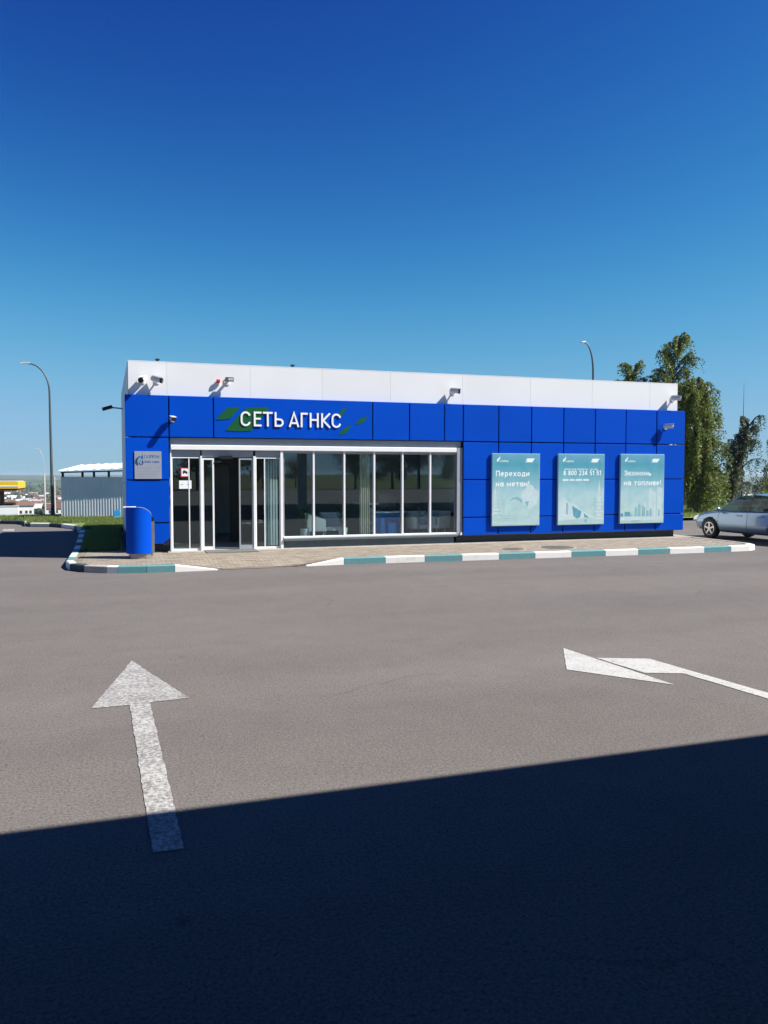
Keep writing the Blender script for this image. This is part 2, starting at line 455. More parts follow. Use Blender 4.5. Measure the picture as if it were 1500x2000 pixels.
# ------------------------------------------------------------------ mesh helpers
class MB:
    def __init__(s):
        s.v = []
        s.f = []
        s.tone = []
    def quad(s, a, b, c, d):
        n = len(s.v)
        s.v += [tuple(a), tuple(b), tuple(c), tuple(d)]
        s.f.append((n, n + 1, n + 2, n + 3))
        return s
    def poly(s, pts):
        n = len(s.v)
        s.v += [tuple(p) for p in pts]
        s.f.append(tuple(range(n, n + len(pts))))
        return s
    def box(s, x0, x1, y0, y1, z0, z1, b=0.0):
        """box; with b a chamfer round the front (-y) face edges"""
        if x0 > x1: x0, x1 = x1, x0
        if y0 > y1: y0, y1 = y1, y0
        if z0 > z1: z0, z1 = z1, z0
        n = len(s.v)
        if b:
            s.v += [(x0, y0 + b, z0), (x1, y0 + b, z0), (x1, y1, z0), (x0, y1, z0), (x0, y0 + b, z1), (x1, y0 + b, z1), (x1, y1, z1), (x0, y1, z1),
                    (x0 + b, y0, z0 + b), (x1 - b, y0, z0 + b), (x1 - b, y0, z1 - b), (x0 + b, y0, z1 - b)]
            s.f += [tuple(n + i for i in q) for q in ((0, 3, 2, 1), (4, 5, 6, 7), (1, 2, 6, 5), (2, 3, 7, 6), (3, 0, 4, 7), (8, 9, 10, 11),
                                                     (0, 1, 9, 8), (1, 5, 10, 9), (5, 4, 11, 10), (4, 0, 8, 11))]
        else:
            s.v += [(x0, y0, z0), (x1, y0, z0), (x1, y1, z0), (x0, y1, z0), (x0, y0, z1), (x1, y0, z1), (x1, y1, z1), (x0, y1, z1)]
            s.f += [tuple(n + i for i in q) for q in ((0, 3, 2, 1), (4, 5, 6, 7), (0, 1, 5, 4), (1, 2, 6, 5), (2, 3, 7, 6), (3, 0, 4, 7))]
        return s
    def prism(s, pts, axis, a, c):
        """extrude a 2-D outline; axis 'y': pts are (x,z); 'z': (x,y); 'x': (y,z)"""
        def P(p, t):
            return {'y': (p[0], t, p[1]), 'z': (p[0], p[1], t), 'x': (t, p[0], p[1])}[axis]
        n, k = len(s.v), len(pts)
        s.v += [P(p, a) for p in pts] + [P(p, c) for p in pts]
        s.f.append(tuple(n + i for i in range(k)))
        s.f.append(tuple(n + k + i for i in reversed(range(k))))
        for i in range(k):
            j = (i + 1) % k
            s.f.append((n + i, n + k + i, n + k + j, n + j))
        return s
    def tube(s, path, rad, n=8, caps=True):
        path = [Vector(p) for p in path]
        if not isinstance(rad, (list, tuple)):
            rad = [rad] * len(path)
        base = len(s.v)
        prev = None
        for i, p in enumerate(path):
            d = (path[min(i + 1, len(path) - 1)] - path[max(i - 1, 0)]).normalized()
            if prev is None:
                a = d.orthogonal().normalized()
            else:
                a = (prev - d * prev.dot(d))
                a = a.normalized() if a.length > 1e-6 else d.orthogonal().normalized()
            prev = a
            b = d.cross(a)
            for k in range(n):
                t = 2 * math.pi * k / n
                s.v.append(tuple(p + (a * math.cos(t) + b * math.sin(t)) * rad[i]))
        for i in range(len(path) - 1):
            for k in range(n):
                k2 = (k + 1) % n
                s.f.append((base + i * n + k, base + i * n + k2, base + (i + 1) * n + k2, base + (i + 1) * n + k))
        if caps:
            s.f.append(tuple(base + k for k in reversed(range(n))))
            s.f.append(tuple(base + (len(path) - 1) * n + k for k in range(n)))
        return s
    def cyl(s, p0, p1, r0, r1=None, n=12):
        return s.tube([p0, p1], [r0, r0 if r1 is None else r1], n)
    def lathe(s, prof, c, n=16, axis='z'):
        base = len(s.v)
        for (r, h) in prof:
            for k in range(n):
                t = 2 * math.pi * k / n
                a, b = r * math.cos(t), r * math.sin(t)
                s.v.append({'z': (c[0] + a, c[1] + b, c[2] + h), 'y': (c[0] + a, c[1] + h, c[2] + b)}[axis])
        for i in range(len(prof) - 1):
            for k in range(n):
                k2 = (k + 1) % n
                s.f.append((base + i * n + k, base + i * n + k2, base + (i + 1) * n + k2, base + (i + 1) * n + k))
        s.f.append(tuple(base + k for k in reversed(range(n))))
        s.f.append(tuple(base + (len(prof) - 1) * n + k for k in range(n)))
        return s

ORG = {}

def link_mesh(name, me, m, parent=None):
    o = bpy.data.objects.new(name, me)
    COL.objects.link(o)
    if m is not None and not me.materials:
        me.materials.append(m)
    if parent is not None:
        o.parent = parent
        ORG[o.name] = ORG[parent.name]
    return o

def islands(mb):
    par = list(range(len(mb.v)))
    def find(a):
        while par[a] != a:
            par[a] = par[par[a]]
            a = par[a]
        return a
    for f in mb.f:
        for a in f[1:]:
            par[find(a)] = find(f[0])
    out = {}
    for f in mb.f:
        out.setdefault(find(f[0]), []).append(f)
    return out.values()

def build_each(name, mb, m, parent):
    """every separate piece collected becomes a part of its own"""
    for fs in islands(mb):
        used = sorted({i for f in fs for i in f})
        ix = {v: k for k, v in enumerate(used)}
        p = MB()
        p.v = [mb.v[i] for i in used]
        p.f = [tuple(ix[i] for i in f) for f in fs]
        build(name, p, m, parent)

def build(name, mb, m, parent=None, smooth=False, fix=True):
    """link the collected shapes as ONE mesh; coordinates are world, made local to the parent's base"""
    og = ORG[parent.name] if parent is not None else Vector((0, 0, 0))
    me = bpy.data.meshes.new(name)
    me.from_pydata([(v[0] - og.x, v[1] - og.y, v[2] - og.z) for v in mb.v], [], mb.f)
    if fix:
        bm = bmesh.new()
        bm.from_mesh(me)
        bmesh.ops.recalc_face_normals(bm, faces=bm.faces)
        bm.to_mesh(me)
        bm.free()
    if smooth:
        me.shade_smooth()
    me.update()
    return link_mesh(name, me, m, parent)

def tag(o, label=None, cat=None, group=None, kind=None):
    if label: o['label'] = label
    if cat: o['category'] = cat
    if group: o['group'] = group
    if kind: o['kind'] = kind
    return o

def thing(name, loc, label, cat, group=None):
    o = bpy.data.objects.new(name, None)
    o.empty_display_size = 0.2
    COL.objects.link(o)
    o.location = loc
    ORG[o.name] = Vector(loc)
    return tag(o, label, cat, group)

def kids(o):
    return [c for c in bpy.data.objects if c.parent == o]

def copy_tree(o, parent=None):
    c = o.copy()
    COL.objects.link(c)
    c.parent = parent
    ORG[c.name] = ORG.get(o.name, Vector((0, 0, 0)))
    for ch in list(o.children):
        copy_tree(ch, c)
    return c

def arc(cx, cz, r, a0, a1, n=7, rz=None):
    return [(cx + r * math.cos(R(a0 + (a1 - a0) * k / n)), cz + (rz or r) * math.sin(R(a0 + (a1 - a0) * k / n))) for k in range(n + 1)]

def stroke(mb, pts, x, z, y0, y1, w, closed=False, kx=1.0, kz=1.0):
    """a mitred ribbon along a centre line, extruded towards the viewer (flat when y1 is None)"""
    P = [Vector((x + a * kx, z + b * kz)) for a, b in pts]
    n = len(P)
    L_, R_ = [], []
    for i in range(n):
        d0 = (P[i] - P[i - 1]).normalized() if (i or closed) else None
        d1 = (P[(i + 1) % n] - P[i]).normalized() if (i < n - 1 or closed) else None
        d0, d1 = d0 or d1, d1 or d0
        n0, n1 = Vector((-d0.y, d0.x)), Vector((-d1.y, d1.x))
        m_ = (n0 + n1).normalized()
        m_ *= w / 2 / max(.45, m_.dot(n0))
        L_.append(P[i] + m_)
        R_.append(P[i] - m_)
    for i in range(n if closed else n - 1):
        j = (i + 1) % n
        q = [L_[i], R_[i], R_[j], L_[j]]
        if y1 is None:
            mb.poly([(v.x, y0, v.y) for v in q])
        else:
            mb.prism([tuple(v) for v in q], 'y', y0, y1)
    return mb

def letter_shape(ch):
    """centre lines of one printed character: (width, [(points, closed), ...]) with cap height 1"""
    h = .075
    low = ch.lower() == ch and not ch.isdigit() and ch not in '!'
    H = .74 if low else 1.0
    t, m = H - h, H / 2
    w = .56 if low else .66
    e = lambda cx, cz, rx, rz, a0, a1, n=10: arc(cx, cz, rx, a0, a1, n, rz)
    c = ch.lower()
    ring = lambda w_: (e(w_ / 2, m, w_ / 2 - h, m - h, 0, 342, 19), True)
    D = {
        'п': (w, [([(h, 0), (h, t), (w - h, t), (w - h, 0)], False)]),
        'г': (w * .8, [([(h, 0), (h, t), (w * .8, t)], False)]),
        'н': (w, [([(h, 0), (h, H)], False), ([(w - h, 0), (w - h, H)], False), ([(h, m), (w - h, m)], False)]),
        'т': (w, [([(0, t), (w, t)], False), ([(w / 2, t), (w / 2, 0)], False)]),
        'и': (w, [([(h, H), (h, 0)], False), ([(w - h, 0), (w - h, H)], False), ([(h, h), (w - h, t)], False)]),
        'м': (w * 1.25, [([(h, 0), (h, t), (w * .625, H * .3), (w * 1.25 - h, t), (w * 1.25 - h, 0)], False)]),
        'л': (w, [([(0, h), (w * .22, h * 1.6), (w * .32, t), (w - h, t), (w - h, 0)], False)]),
        'к': (w * .95, [([(h, 0), (h, H)], False), ([(w * .9, H), (h * 2, m), (w * .95, 0)], False)]),
        'х': (w, [([(h * .6, 0), (w - h * .6, H)], False), ([(h * .6, H), (w - h * .6, 0)], False)]),
        'о': (w * 1.08, [ring(w * 1.08)]),
        'е': (w, [([(h * 2, m), (w - h * 2, m)], False), (e(w / 2, m, w / 2 - h, m - h, -8, 312, 16), False)]),
        'р': (w, [([(h, -.26 if low else 0), (h, H)], False), ((e(w / 2, m, w / 2 - h, m - h, 0, 342, 19), True) if low else ([(h, t), (w * .55, t)] + e(w * .55, H * .72, w * .45 - h, H * .28 - h, 80, -80, 8) + [(w * .55, H * .44 + h), (h, H * .44 + h)], False))]),
        'а': (w * 1.08, [(e(w / 2 - .02, m, w / 2 - h - .02, m - h, 0, 342, 19), True), ([(w * 1.08 - h, 0), (w * 1.08 - h, H)], False)] if low else [([(h, 0), (w / 2, H), (w - h, 0)], False), ([(w * .25, H * .28), (w * .75, H * .28)], False)]),
        'д': (w * 1.1, [([(h, -.16), (h, h), (w * 1.1 - h, h), (w * 1.1 - h, -.16)], False), ([(w * .26, h), (w * .36, t), (w * .86, t), (w * .86, h)], False)]),
        'в': (w * .95, [([(h, h), (h, t), (w * .5, t)] + e(w * .52, H * .76, w * .34, H * .24 - h, 70, -70, 6) + [(h * 2, H * .5)], False), ([(w * .5, H * .5)] + e(w * .54, H * .27, w * .36, H * .27 - h, 70, -70, 6) + [(h, h)], False)]),
        'ь': (w * .92, [([(h, H), (h, h), (w * .5, h)] + e(w * .52, H * .28, w * .36, H * .28 - h, -70, 70, 6) + [(h * 2, H * .5)], False)]),
        'э': (w, [(e(w / 2, m, w / 2 - h, m - h, 150, -150, 14), False), ([(w * .35, m), (w - h, m)], False)]),
        'з': (w * .9, [(e(w * .42, H * .74, w * .36, H * .26 - h, 150, -80, 8) + e(w * .42, H * .27, w * .40, H * .27 - h, 80, -150, 8), False)]),
        '!': (.22, [([(.11, 1), (.11, .30)], False), ([(.11, .15), (.11, 0)], False)]),
        ' ': (.30, []),
        '0': (.6, [(e(.3, .5, .3 - h, .5 - h, 0, 342, 19), True)]),
        '8': (.6, [(e(.3, .745, .2, .255 - h, 0, 342, 19), True), (e(.3, .27, .3 - h, .27 - h, 0, 342, 19), True)]),
        '2': (.6, [(e(.3, .70, .3 - h, .3 - h, 160, -30, 9) + [(h, h), (.6, h)], False)]),
        '3': (.6, [(e(.28, .745, .2, .255 - h, 150, -80, 8) + e(.28, .28, .3 - h, .28 - h, 80, -150, 8), False)]),
        '4': (.62, [([(.44, 0), (.44, 1)], False), ([(.44, .98), (.05, .28), (.62, .28)], False)]),
        '5': (.6, [([(.54, 1 - h), (.14, 1 - h), (.11, .55)] + e(.28, .33, .3 - h, .33 - h, 110, -150, 10), False)]),
        '1': (.42, [([(.04, .78), (.26, 1 - h), (.26, 0)], False)]),
    }
    return D[c]

def print_text(name, body, x, z, y, height, m, parent, width, weight=.165):
    """flat printed lettering on a wall facing -y; lower left at (x, z)"""
    total = sum(letter_shape(c)[0] + .13 for c in body) - .13
    kz, kx = height, width / total
    mb = MB()
    cx = x
    lay = 0
    for c in body:
        w_, lines = letter_shape(c)
        for pts, closed in lines:
            stroke(mb, pts, cx, z, y - .0002 - .00012 * (lay % 4), None, weight * height, closed, kx, kz)
            lay += 1
        cx += (w_ + .13) * kx
    o = build(name, mb, M[m] if isinstance(m, str) else m, parent, fix=False)
    for f in o.data.polygons:
        if f.normal.y > 0:
            f.flip()
    o['kind'] = 'stuff'          # flat print: letters too small to be picked apart
    return o

def print_lines(name, words, z0, z1, y, m, parent, rnd):
    """unreadably small print: rows of tiny letter-sized marks"""
    mb = MB()
    for a, b in words:
        x = a
        while x < b - .012:
            w_ = rnd.uniform(.014, .024)
            mb.poly([(x, y, z0 + rnd.uniform(0, .15) * (z1 - z0)), (min(b, x + w_), y, z0), (min(b, x + w_), y, z1 - rnd.uniform(0, .3) * (z1 - z0)), (x, y, z1)])
            x += w_ + .007
    o = build(name, mb, m, parent, fix=False)
    for f in o.data.polygons:
        if f.normal.y > 0:
            f.flip()
    o['kind'] = 'stuff'
    return o

# ================================================================== SETTING: terrain and ground
def terr_z(x, y):
    d = y - 18.0
    prof = [(-1e5, -0.06), (0, -0.06), (7, -0.4), (22, -1.2), (72, -4.2), (110, -6.2), (300, -14.5), (480, -22), (800, -28), (1500, -33), (3000, -36), (4200, -28), (5200, -12), (6200, -5.0), (9000, -20), (20000, -60)]
    for (a, za), (b, zb) in zip(prof, prof[1:]):
        if d <= b:
            t = max(0.0, (d - a) / (b - a))
            z = za + (zb - za) * t
            break
    if d > 100:
        k = min(1, (d - 100) / 1500)
        z += k * (2.0 * math.sin(x * 0.0021 + y * 0.0007) + 2.2 * math.sin(x * 0.0047 - y * 0.0013 + 1.3))
        if d > 3000:
            z += min(1, (d - 3000) / 2000) * 6 * math.sin(x * 0.0011 + 0.6)
    return z

def make_terrain():
    xs = [-9000, -7000, -5000, -3500, -2500, -1800, -1300, -1000, -750, -550, -400, -300, -220, -150, -100, -70, -50, -35, -25, -18, -12, -8, -5, 0, 5, 10, 16, 22, 28, 35, 45, 55, 70, 90, 120, 160, 220, 300, 400, 550, 750, 1000, 1300, 1800, 2400, 3200, 4200, 5500, 7000, 9000]
    ys = [-6000, -2500, -1000, -400, -150, -60, -20, 0, 9, 18, 20, 22, 25, 28, 32, 36, 40, 48, 58, 70, 90, 110, 130, 160, 200, 250, 320, 400, 500, 620, 780, 950, 1150, 1400, 1700, 2100, 2600, 3100, 3600, 4200, 4700, 5200, 5600, 6000, 6600, 7500, 9000]
    mb = MB()
    for y in ys:
        for x in xs:
            mb.v.append((x, y, terr_z(x, y)))
    n = len(xs)
    for j in range(len(ys) - 1):
        for i in range(n - 1):
            mb.f.append((j * n + i, j * n + i + 1, (j + 1) * n + i + 1, (j + 1) * n + i))
    tag(build('terrain', mb, M['terrain'], smooth=True, fix=False), kind='structure')
make_terrain()

tag(build('asphalt_forecourt', MB().poly([(-70, -78, 0), (75, -78, 0), (75, 8.1, 0), (24, 8.6, 0), (-1.6, 9.6, 0), (-1.8, 11.2, 0), (-2.3, 12.2, 0), (-2.8, 12.85, 0), (-3.55, 13.2, 0), (-3.9, 14.9, 0), (-4.8, 15.5, 0), (-70, 15.8, 0)]), M['asphalt'], fix=False), kind='structure')

def arrow(name, polys, m, label):
    r = None
    mb = MB()
    for p in polys:
        mb.poly([(x, y, 0.005) for x, y in p])
    o = build(name, mb, m, fix=False)
    for f in o.data.polygons:
        if f.normal.z < 0:
            f.flip()
    return tag(o, label, 'road marking')
def rough(pts, amp, step, rnd):
    """break a crisp outline into the ragged edge of hand-rolled paint"""
    out = []
    n = len(pts)
    for i in range(n):
        a, b = Vector(pts[i]), Vector(pts[(i + 1) % n])
        k = max(1, int((b - a).length / step))
        for j in range(k):
            p = a.lerp(b, j / k)
            out.append((p.x + rnd.uniform(-amp, amp), p.y + rnd.uniform(-amp, amp)))
    return out
rr = random.Random(3)
arrow('painted_arrow', [rough([(0.035, -10.68), (-0.31, -12.38), (0.005, -12.37), (0.105, -15.21), (0.265, -15.21), (0.175, -12.35), (0.51, -12.31)], 0.005, 0.06, rr)], M['arrow_worn'],
      'worn white straight arrow painted on the asphalt, its tail in the shadow')
arrow('painted_arrow', [rough([(4.75, -11.58), (4.92, -13.30), (4.255, -12.47)], 0.004, 0.08, rr),
                        rough([(4.835, -12.12), (5.36, -12.33), (5.415, -12.80), (5.545, -13.80), (5.70, -15.2), (5.54, -15.2), (5.40, -13.92), (5.285, -12.97), (4.925, -12.83)], 0.004, 0.08, rr)], M['arrow_fresh'],
      'cleaner white bent arrow turning left, painted on the asphalt at the right')
tag(build('painted_dash', MB().poly([(-4.1, 10.75, 0.005), (-3.7, 10.62, 0.005), (-3.85, 11.95, 0.005), (-4.25, 12.1, 0.005)]), M['arrow_worn'], fix=False),
    'short faint white road dash on the far asphalt left of the building', 'road marking')

# grass verge behind the forecourt
def verge():
    out = [(-1.15, 0.75), (-1.42, 8.0), (-1.46, 9.4), (-1.6, 10.95), (-2.15, 12.0), (-2.65, 12.65), (-3.4, 12.98), (-3.72, 14.7), (-4.75, 15.3), (-70, 15.6), (-70, 19.5)]
    mb = MB()
    mb.poly([(x, y, 0.115) for x, y in reversed([(0.0, 0.75)] + out[:3] + [(-0.3, 9.4)])])
    mb.poly([(x, y, 0.115) for x, y in reversed([(-0.3, 9.4)] + out[2:9] + [(-4.75, 19.2), (-0.3, 19.2)])])
    mb.poly([(x, y, 0.115) for x, y in reversed([(-4.75, 15.3), (-70, 15.6), (-70, 19.2), (-4.75, 19.2)])])
    mb.poly([(x, y, 0.115) for x, y in reversed([(70, 19.2), (70, 8.2), (24, 8.7), (-0.3, 9.4), (-0.3, 19.2)])])
    mb.poly([(x, y, z) for x, y, z in [(-70, 19.2, 0.115), (70, 19.2, 0.115), (70, 22.5, -0.30), (-70, 22.5, -0.30)]])
    o = build('grass_verge', mb, M['grass'], fix=False)
    for f in o.data.polygons:
        if f.normal.z < 0:
            f.flip()
    tag(o, kind='structure')
verge()

def blades():
    rnd = random.Random(11)
    mb = MB()
    def tuft(x, y, h):
        for k in range(5):
            a = rnd.uniform(0, 6.28)
            px, py = x + rnd.uniform(-.05, .05), y + rnd.uniform(-.05, .05)
            hh = h * rnd.uniform(.6, 1.3)
            w = 0.012
            n = len(mb.v)
            mb.v += [(px - w * math.cos(a), py - w * math.sin(a), .11), (px + w * math.cos(a), py + w * math.sin(a), .11), (px + rnd.uniform(-.06, .06), py + rnd.uniform(-.06, .06), .11 + hh)]
            mb.f.append((n, n + 1, n + 2))
    for _ in range(2600):
        tuft(rnd.uniform(-1.05, -0.2), rnd.uniform(.9, 9.3), .09)
    for _ in range(4200):
        tuft(rnd.uniform(-1.4, -0.1), rnd.uniform(9.4, 16.5), .10)
    for _ in range(4200):
        y = rnd.uniform(13.2, 19)
        tuft(rnd.uniform(-3.6 if y < 15.5 else -9, -1.3), y, .11)
    for _ in range(4500):
        tuft(rnd.uniform(18, 40), rnd.uniform(9.2, 19), .12)
    tag(build('grass_blades', mb, M['blade'], fix=False), 'short green grass growing on the verge', None, None, 'stuff')
blades()

# ------------------------------------------------------------------ pavement, pavers, kerbs
def fx(x):
    if x < 0.94 or x > 4.57: return 0.0
    if x < 1.81: return (x - 0.94) / 0.87
    if x <= 3.72: return 1.0
    return (4.57 - x) / 0.85
def pave_z(x, y):
    fy = max(0.0, min(1.0, (-1.75 - y) / 1.1))
    return 0.14 - 0.128 * fx(x) * fy
KERB = [(-1.47, 9.4), (-1.44, 8.4), (-1.41, 7.4), (-1.38, 6.4), (-1.35, 5.4), (-1.32, 4.4), (-1.29, 3.4), (-1.26, 2.4), (-1.24, 1.4), (-1.23, 0.4), (-1.235, -0.5), (-1.235, -1.35), (-1.12, -1.95), (-0.82, -2.38), (-0.38, -2.68), (-0.17, -2.78), (0.39, -2.86), (0.94, -2.88), (1.81, -2.86)]
KERB2 = [(3.72, -2.76), (4.57, -2.70), (5.53, -2.72), (6.46, -2.76), (7.37, -2.80), (8.29, -2.84), (9.22, -2.88), (10.19, -2.90), (11.12, -2.93), (12.04, -2.96), (12.96, -2.98), (13.99, -3.0), (14.83, -3.0), (15.45, -2.97), (15.78, -2.80), (15.93, -2.45), (15.97, -1.9), (15.98, -0.9), (15.99, 0.1), (16.0, 1.1), (16.0, 2.1), (16.0, 3.1), (16.0, 4.1), (16.0, 5.1)]
def front_y(x):
    pts = KERB[13:] + KERB2[:14]
    for (a, ya), (b, yb) in zip(pts, pts[1:]):
        if a <= x <= b:
            return ya + (yb - ya) * (x - a) / (b - a)
    return None
pavement = bpy.data.objects.new('pavement', None)
COL.objects.link(pavement)
pavement.location = (8, -1.5, 0)
ORG['pavement'] = Vector((8, -1.5, 0))
tag(pavement, kind='structure')
def paving():
    bed = MB()
    xs = [-1.1 + 0.1 * i for i in range(171)]
    # bed surface under the pavers
    for a, b in zip(xs, xs[1:]):
        ys = [-3.0 + 0.1 * j for j in range(39)]
        for c, d in zip(ys, ys[1:]):
            cx, cy = (a + b) / 2, (c + d) / 2
            if inside(cx, cy):
                bed.quad((a, c, pave_z(a, c) - .009), (b, c, pave_z(b, c) - .009), (b, d, pave_z(b, d) - .009), (a, d, pave_z(a, d) - .009))
    build('bedding_sand', bed, M['sand'], pavement, fix=False)
    spots = []
    j = 0
    y = -2.98
    while y < 0.75:
        x = -1.2 + (0.1 if j % 2 else 0)
        while x < 15.9:
            if inside(x, y) and inside(x + .09, y) and inside(x - .09, y) and inside(x, y - .04):
                spots.append((x, y))
            x += 0.2
        y += 0.1
        j += 1
    spots.sort(key=lambda p: (p[0]) ** 2 + (p[1] + 19.46) ** 2)
    pm = MB().box(-.097, .097, -.047, .047, -.03, 0)
    me = bpy.data.meshes.new('paver')
    me.from_pydata(pm.v, [], pm.f)
    me.materials.append(M['paver'])
    rnd = random.Random(5)
    for (x, y) in spots[:300]:
        o = bpy.data.objects.new('paver', me)
        COL.objects.link(o)
        o.parent = pavement
        o.location = (x - 8, y + 1.5, pave_z(x, y) + rnd.uniform(-.002, .002))
        sl_ = (pave_z(x, y + .04) - pave_z(x, y - .04)) / .08
        sx_ = (pave_z(x + .08, y) - pave_z(x - .08, y)) / .16
        o.rotation_euler = (math.atan(sl_), -math.atan(sx_), rnd.uniform(-.01, .01))
        ORG[o.name] = ORG['pavement']
    mb = MB()
    tone = []
    for (x, y) in spots[300:]:
        dz = rnd.uniform(-.002, .002)
        n = len(mb.v)
        for (a, b) in ((-.097, -.047), (.097, -.047), (.097, .047), (-.097, .047)):
            mb.v.append((x + a, y + b, pave_z(x + a, y + b) + dz))
        for (a, b) in ((-.097, -.047), (.097, -.047), (.097, .047), (-.097, .047)):
            mb.v.append((x + a, y + b, pave_z(x + a, y + b) - .02))
        mb.f += [(n, n + 1, n + 2, n + 3), (n, n + 4, n + 5, n + 1), (n + 1, n + 5, n + 6, n + 2), (n + 2, n + 6, n + 7, n + 3), (n + 3, n + 7, n + 4, n)]
        tone += [rnd.random()] * 8
    o = build('pavers', mb, M['paver'], pavement, fix=False)
    at = o.data.attributes.new('tone', 'FLOAT', 'POINT')
    at.data.foreach_set('value', tone)
    o['kind'] = 'stuff'
OUT = KERB[8:] + KERB2[:18] + [(15.9, 0.72)]
def inside(x, y):
    """within the kerbs and clear of them, and not under the building or its concrete strip"""
    if y > 0.72 or (x >= 0.02 and y > -0.05) or (y > -0.27 and x > 0.95) or x > 15.82:
        return False
    if x < 0.02 and y > 0.70:
        return False
    inn = False
    n = len(OUT)
    for i in range(n):
        (x0, y0), (x1, y1) = OUT[i], OUT[(i + 1) % n]
        if (y0 > y) != (y1 > y) and x < (x1 - x0) * (y - y0) / (y1 - y0) + x0:
            inn = not inn
    if not inn:
        return False
    for i in range(n - 1):
        a, b = Vector(OUT[i]), Vector(OUT[i + 1])
        d = b - a
        t = max(0, min(1, (Vector((x, y)) - a).dot(d) / d.length_squared))
        if (Vector((x, y)) - a - d * t).length < (.05 if (1.8 < a.x < 1.9 and b.x > 3) else .16):
            return False
    return True
paving()
# concrete apron along the foot of the building
ap = MB()
ap.box(0.95, 15.9, -0.265, 0.5, 0.02, 0.142)
ap.box(15.57, 15.9, 0.5, 9.2, 0.02, 0.142)
build('concrete_apron', ap, M['concrete'], pavement)

def kerb_run(pts, colours, closed_top=None):
    n = len(pts)
    P = [Vector((x, y, 0)) for x, y in pts]
    nor = []
    for i in range(n):
        d = (P[min(i + 1, n - 1)] - P[max(i - 1, 0)]).normalized()
        nor.append(Vector((-d.y, d.x, 0)))       # to the left of travel = towards the pavement
    for i in range(n - 1):
        mb = MB()
        d = (P[i + 1] - P[i]).normalized()
        a, b = P[i] + d * 0.004, P[i + 1] - d * 0.004
        ring = []
        for p, q in ((a, nor[i]), (b, nor[i + 1])):
            h = 0.146 - 0.14 * fx(p.x) if p.y < -2 else 0.146
            h = max(h, 0.012)
            c = min(0.018, h * .4)
            ring.append([p + Vector((0, 0, -0.05)), p + Vector((0, 0, h - c)), p + q * c + Vector((0, 0, h)), p + q * 0.15 + Vector((0, 0, h)), p + q * 0.15 + Vector((0, 0, -0.05))])
        k = len(ring[0])
        mb.v = [tuple(v) for r_ in ring for v in r_]
        mb.f = [(j, (j + 1) % k, k + (j + 1) % k, k + j) for j in range(k)] + [tuple(range(k)), tuple(reversed(range(k, 2 * k)))]
        build('kerb_stone', mb, M[colours[i]], pavement)
W_, T_, D_, G_ = 'kerb_white', 'kerb_teal', 'kerb_dark', 'kerb_bare'
kerb_run(KERB, [D_, W_, T_, W_, T_, W_, D_, W_, T_, W_, T_, W_, D_, G_, W_, T_, T_, W_])
kerb_run(KERB2, [W_, T_, W_, T_, W_, T_, W_, T_, W_, T_, W_, T_, W_, W_, W_, G_, G_, G_, G_, G_, G_, G_, G_])
vk = bpy.data.objects.new('verge_kerb', None)
COL.objects.link(vk)
ORG['verge_kerb'] = Vector((0, 0, 0))
tag(vk, kind='structure')
def verge_kerb():
    global pavement
    keep = pavement
    pavement = vk
    kerb_run([(-14.8, 15.56), (-13.8, 15.55), (-12.8, 15.55), (-11.8, 15.54), (-10.8, 15.53), (-9.8, 15.52), (-8.8, 15.51), (-7.8, 15.5), (-6.8, 15.48), (-5.8, 15.46), (-4.8, 15.4), (-4.1, 14.95), (-3.78, 14.2), (-3.66, 13.45), (-3.45, 13.1), (-2.75, 12.78), (-2.28, 12.12), (-1.78, 11.1), (-1.62, 10.2), (-1.56, 9.45)],
             [D_, W_, D_, W_, D_, W_, D_, W_, D_, W_, D_, D_, W_, D_, W_, D_, W_, D_, W_])
    pavement = keep
verge_kerb()

# ================================================================== BUILDING
bld = thing('service_building', (8, 3, 0), 'long low filling station building with blue panels below a white parapet and glazed front', 'building')
JT = [0, 1.01, 2.05, 6.08, 7.09, 8.08, 8.62, 9.67, 10.67, 11.68, 12.70, 13.72, 14.77, 15.77]
g = 0.016
prnd = random.Random(2)
def panel(x0, x1, z0, z1, y=0.0, cut=None):
    mb = MB()
    if cut:
        mb.prism([(x0 + g, z0 + g), (x1 - g - .14, z0 + g), (x1 - g, z0 + g + .12), (x1 - g, z1 - g), (x0 + g, z1 - g)], 'y', y, y + .04)
    else:
        mb.box(x0 + g, x1 - g, y, y + .04, z0 + g, z1 - g, .004)
    t = [prnd.uniform(-.003, .003) for _ in range(3)]          # each cassette sits a hair out of true
    mb.v = [(a, b + t[0] + t[1] * (a - (x0 + x1) / 2) + t[2] * (c - (z0 + z1) / 2), c) for a, b, c in mb.v]
    return build('panel', mb, M['blue'], bld)
for a, b in zip(JT, JT[1:]):
    panel(a, b, 2.87, 3.87)
for z0, z1 in ((0.84, 1.86), (1.86, 2.87)):
    panel(0, 1.01, z0, z1)
panel(0, 1.01, 0.34, 0.84, cut=True)
for a, b in zip(JT[6:], JT[7:]):
    for z0, z1 in ((0.34, 0.83), (0.83, 1.85), (1.85, 2.87)):
        panel(a, b, z0, z1)
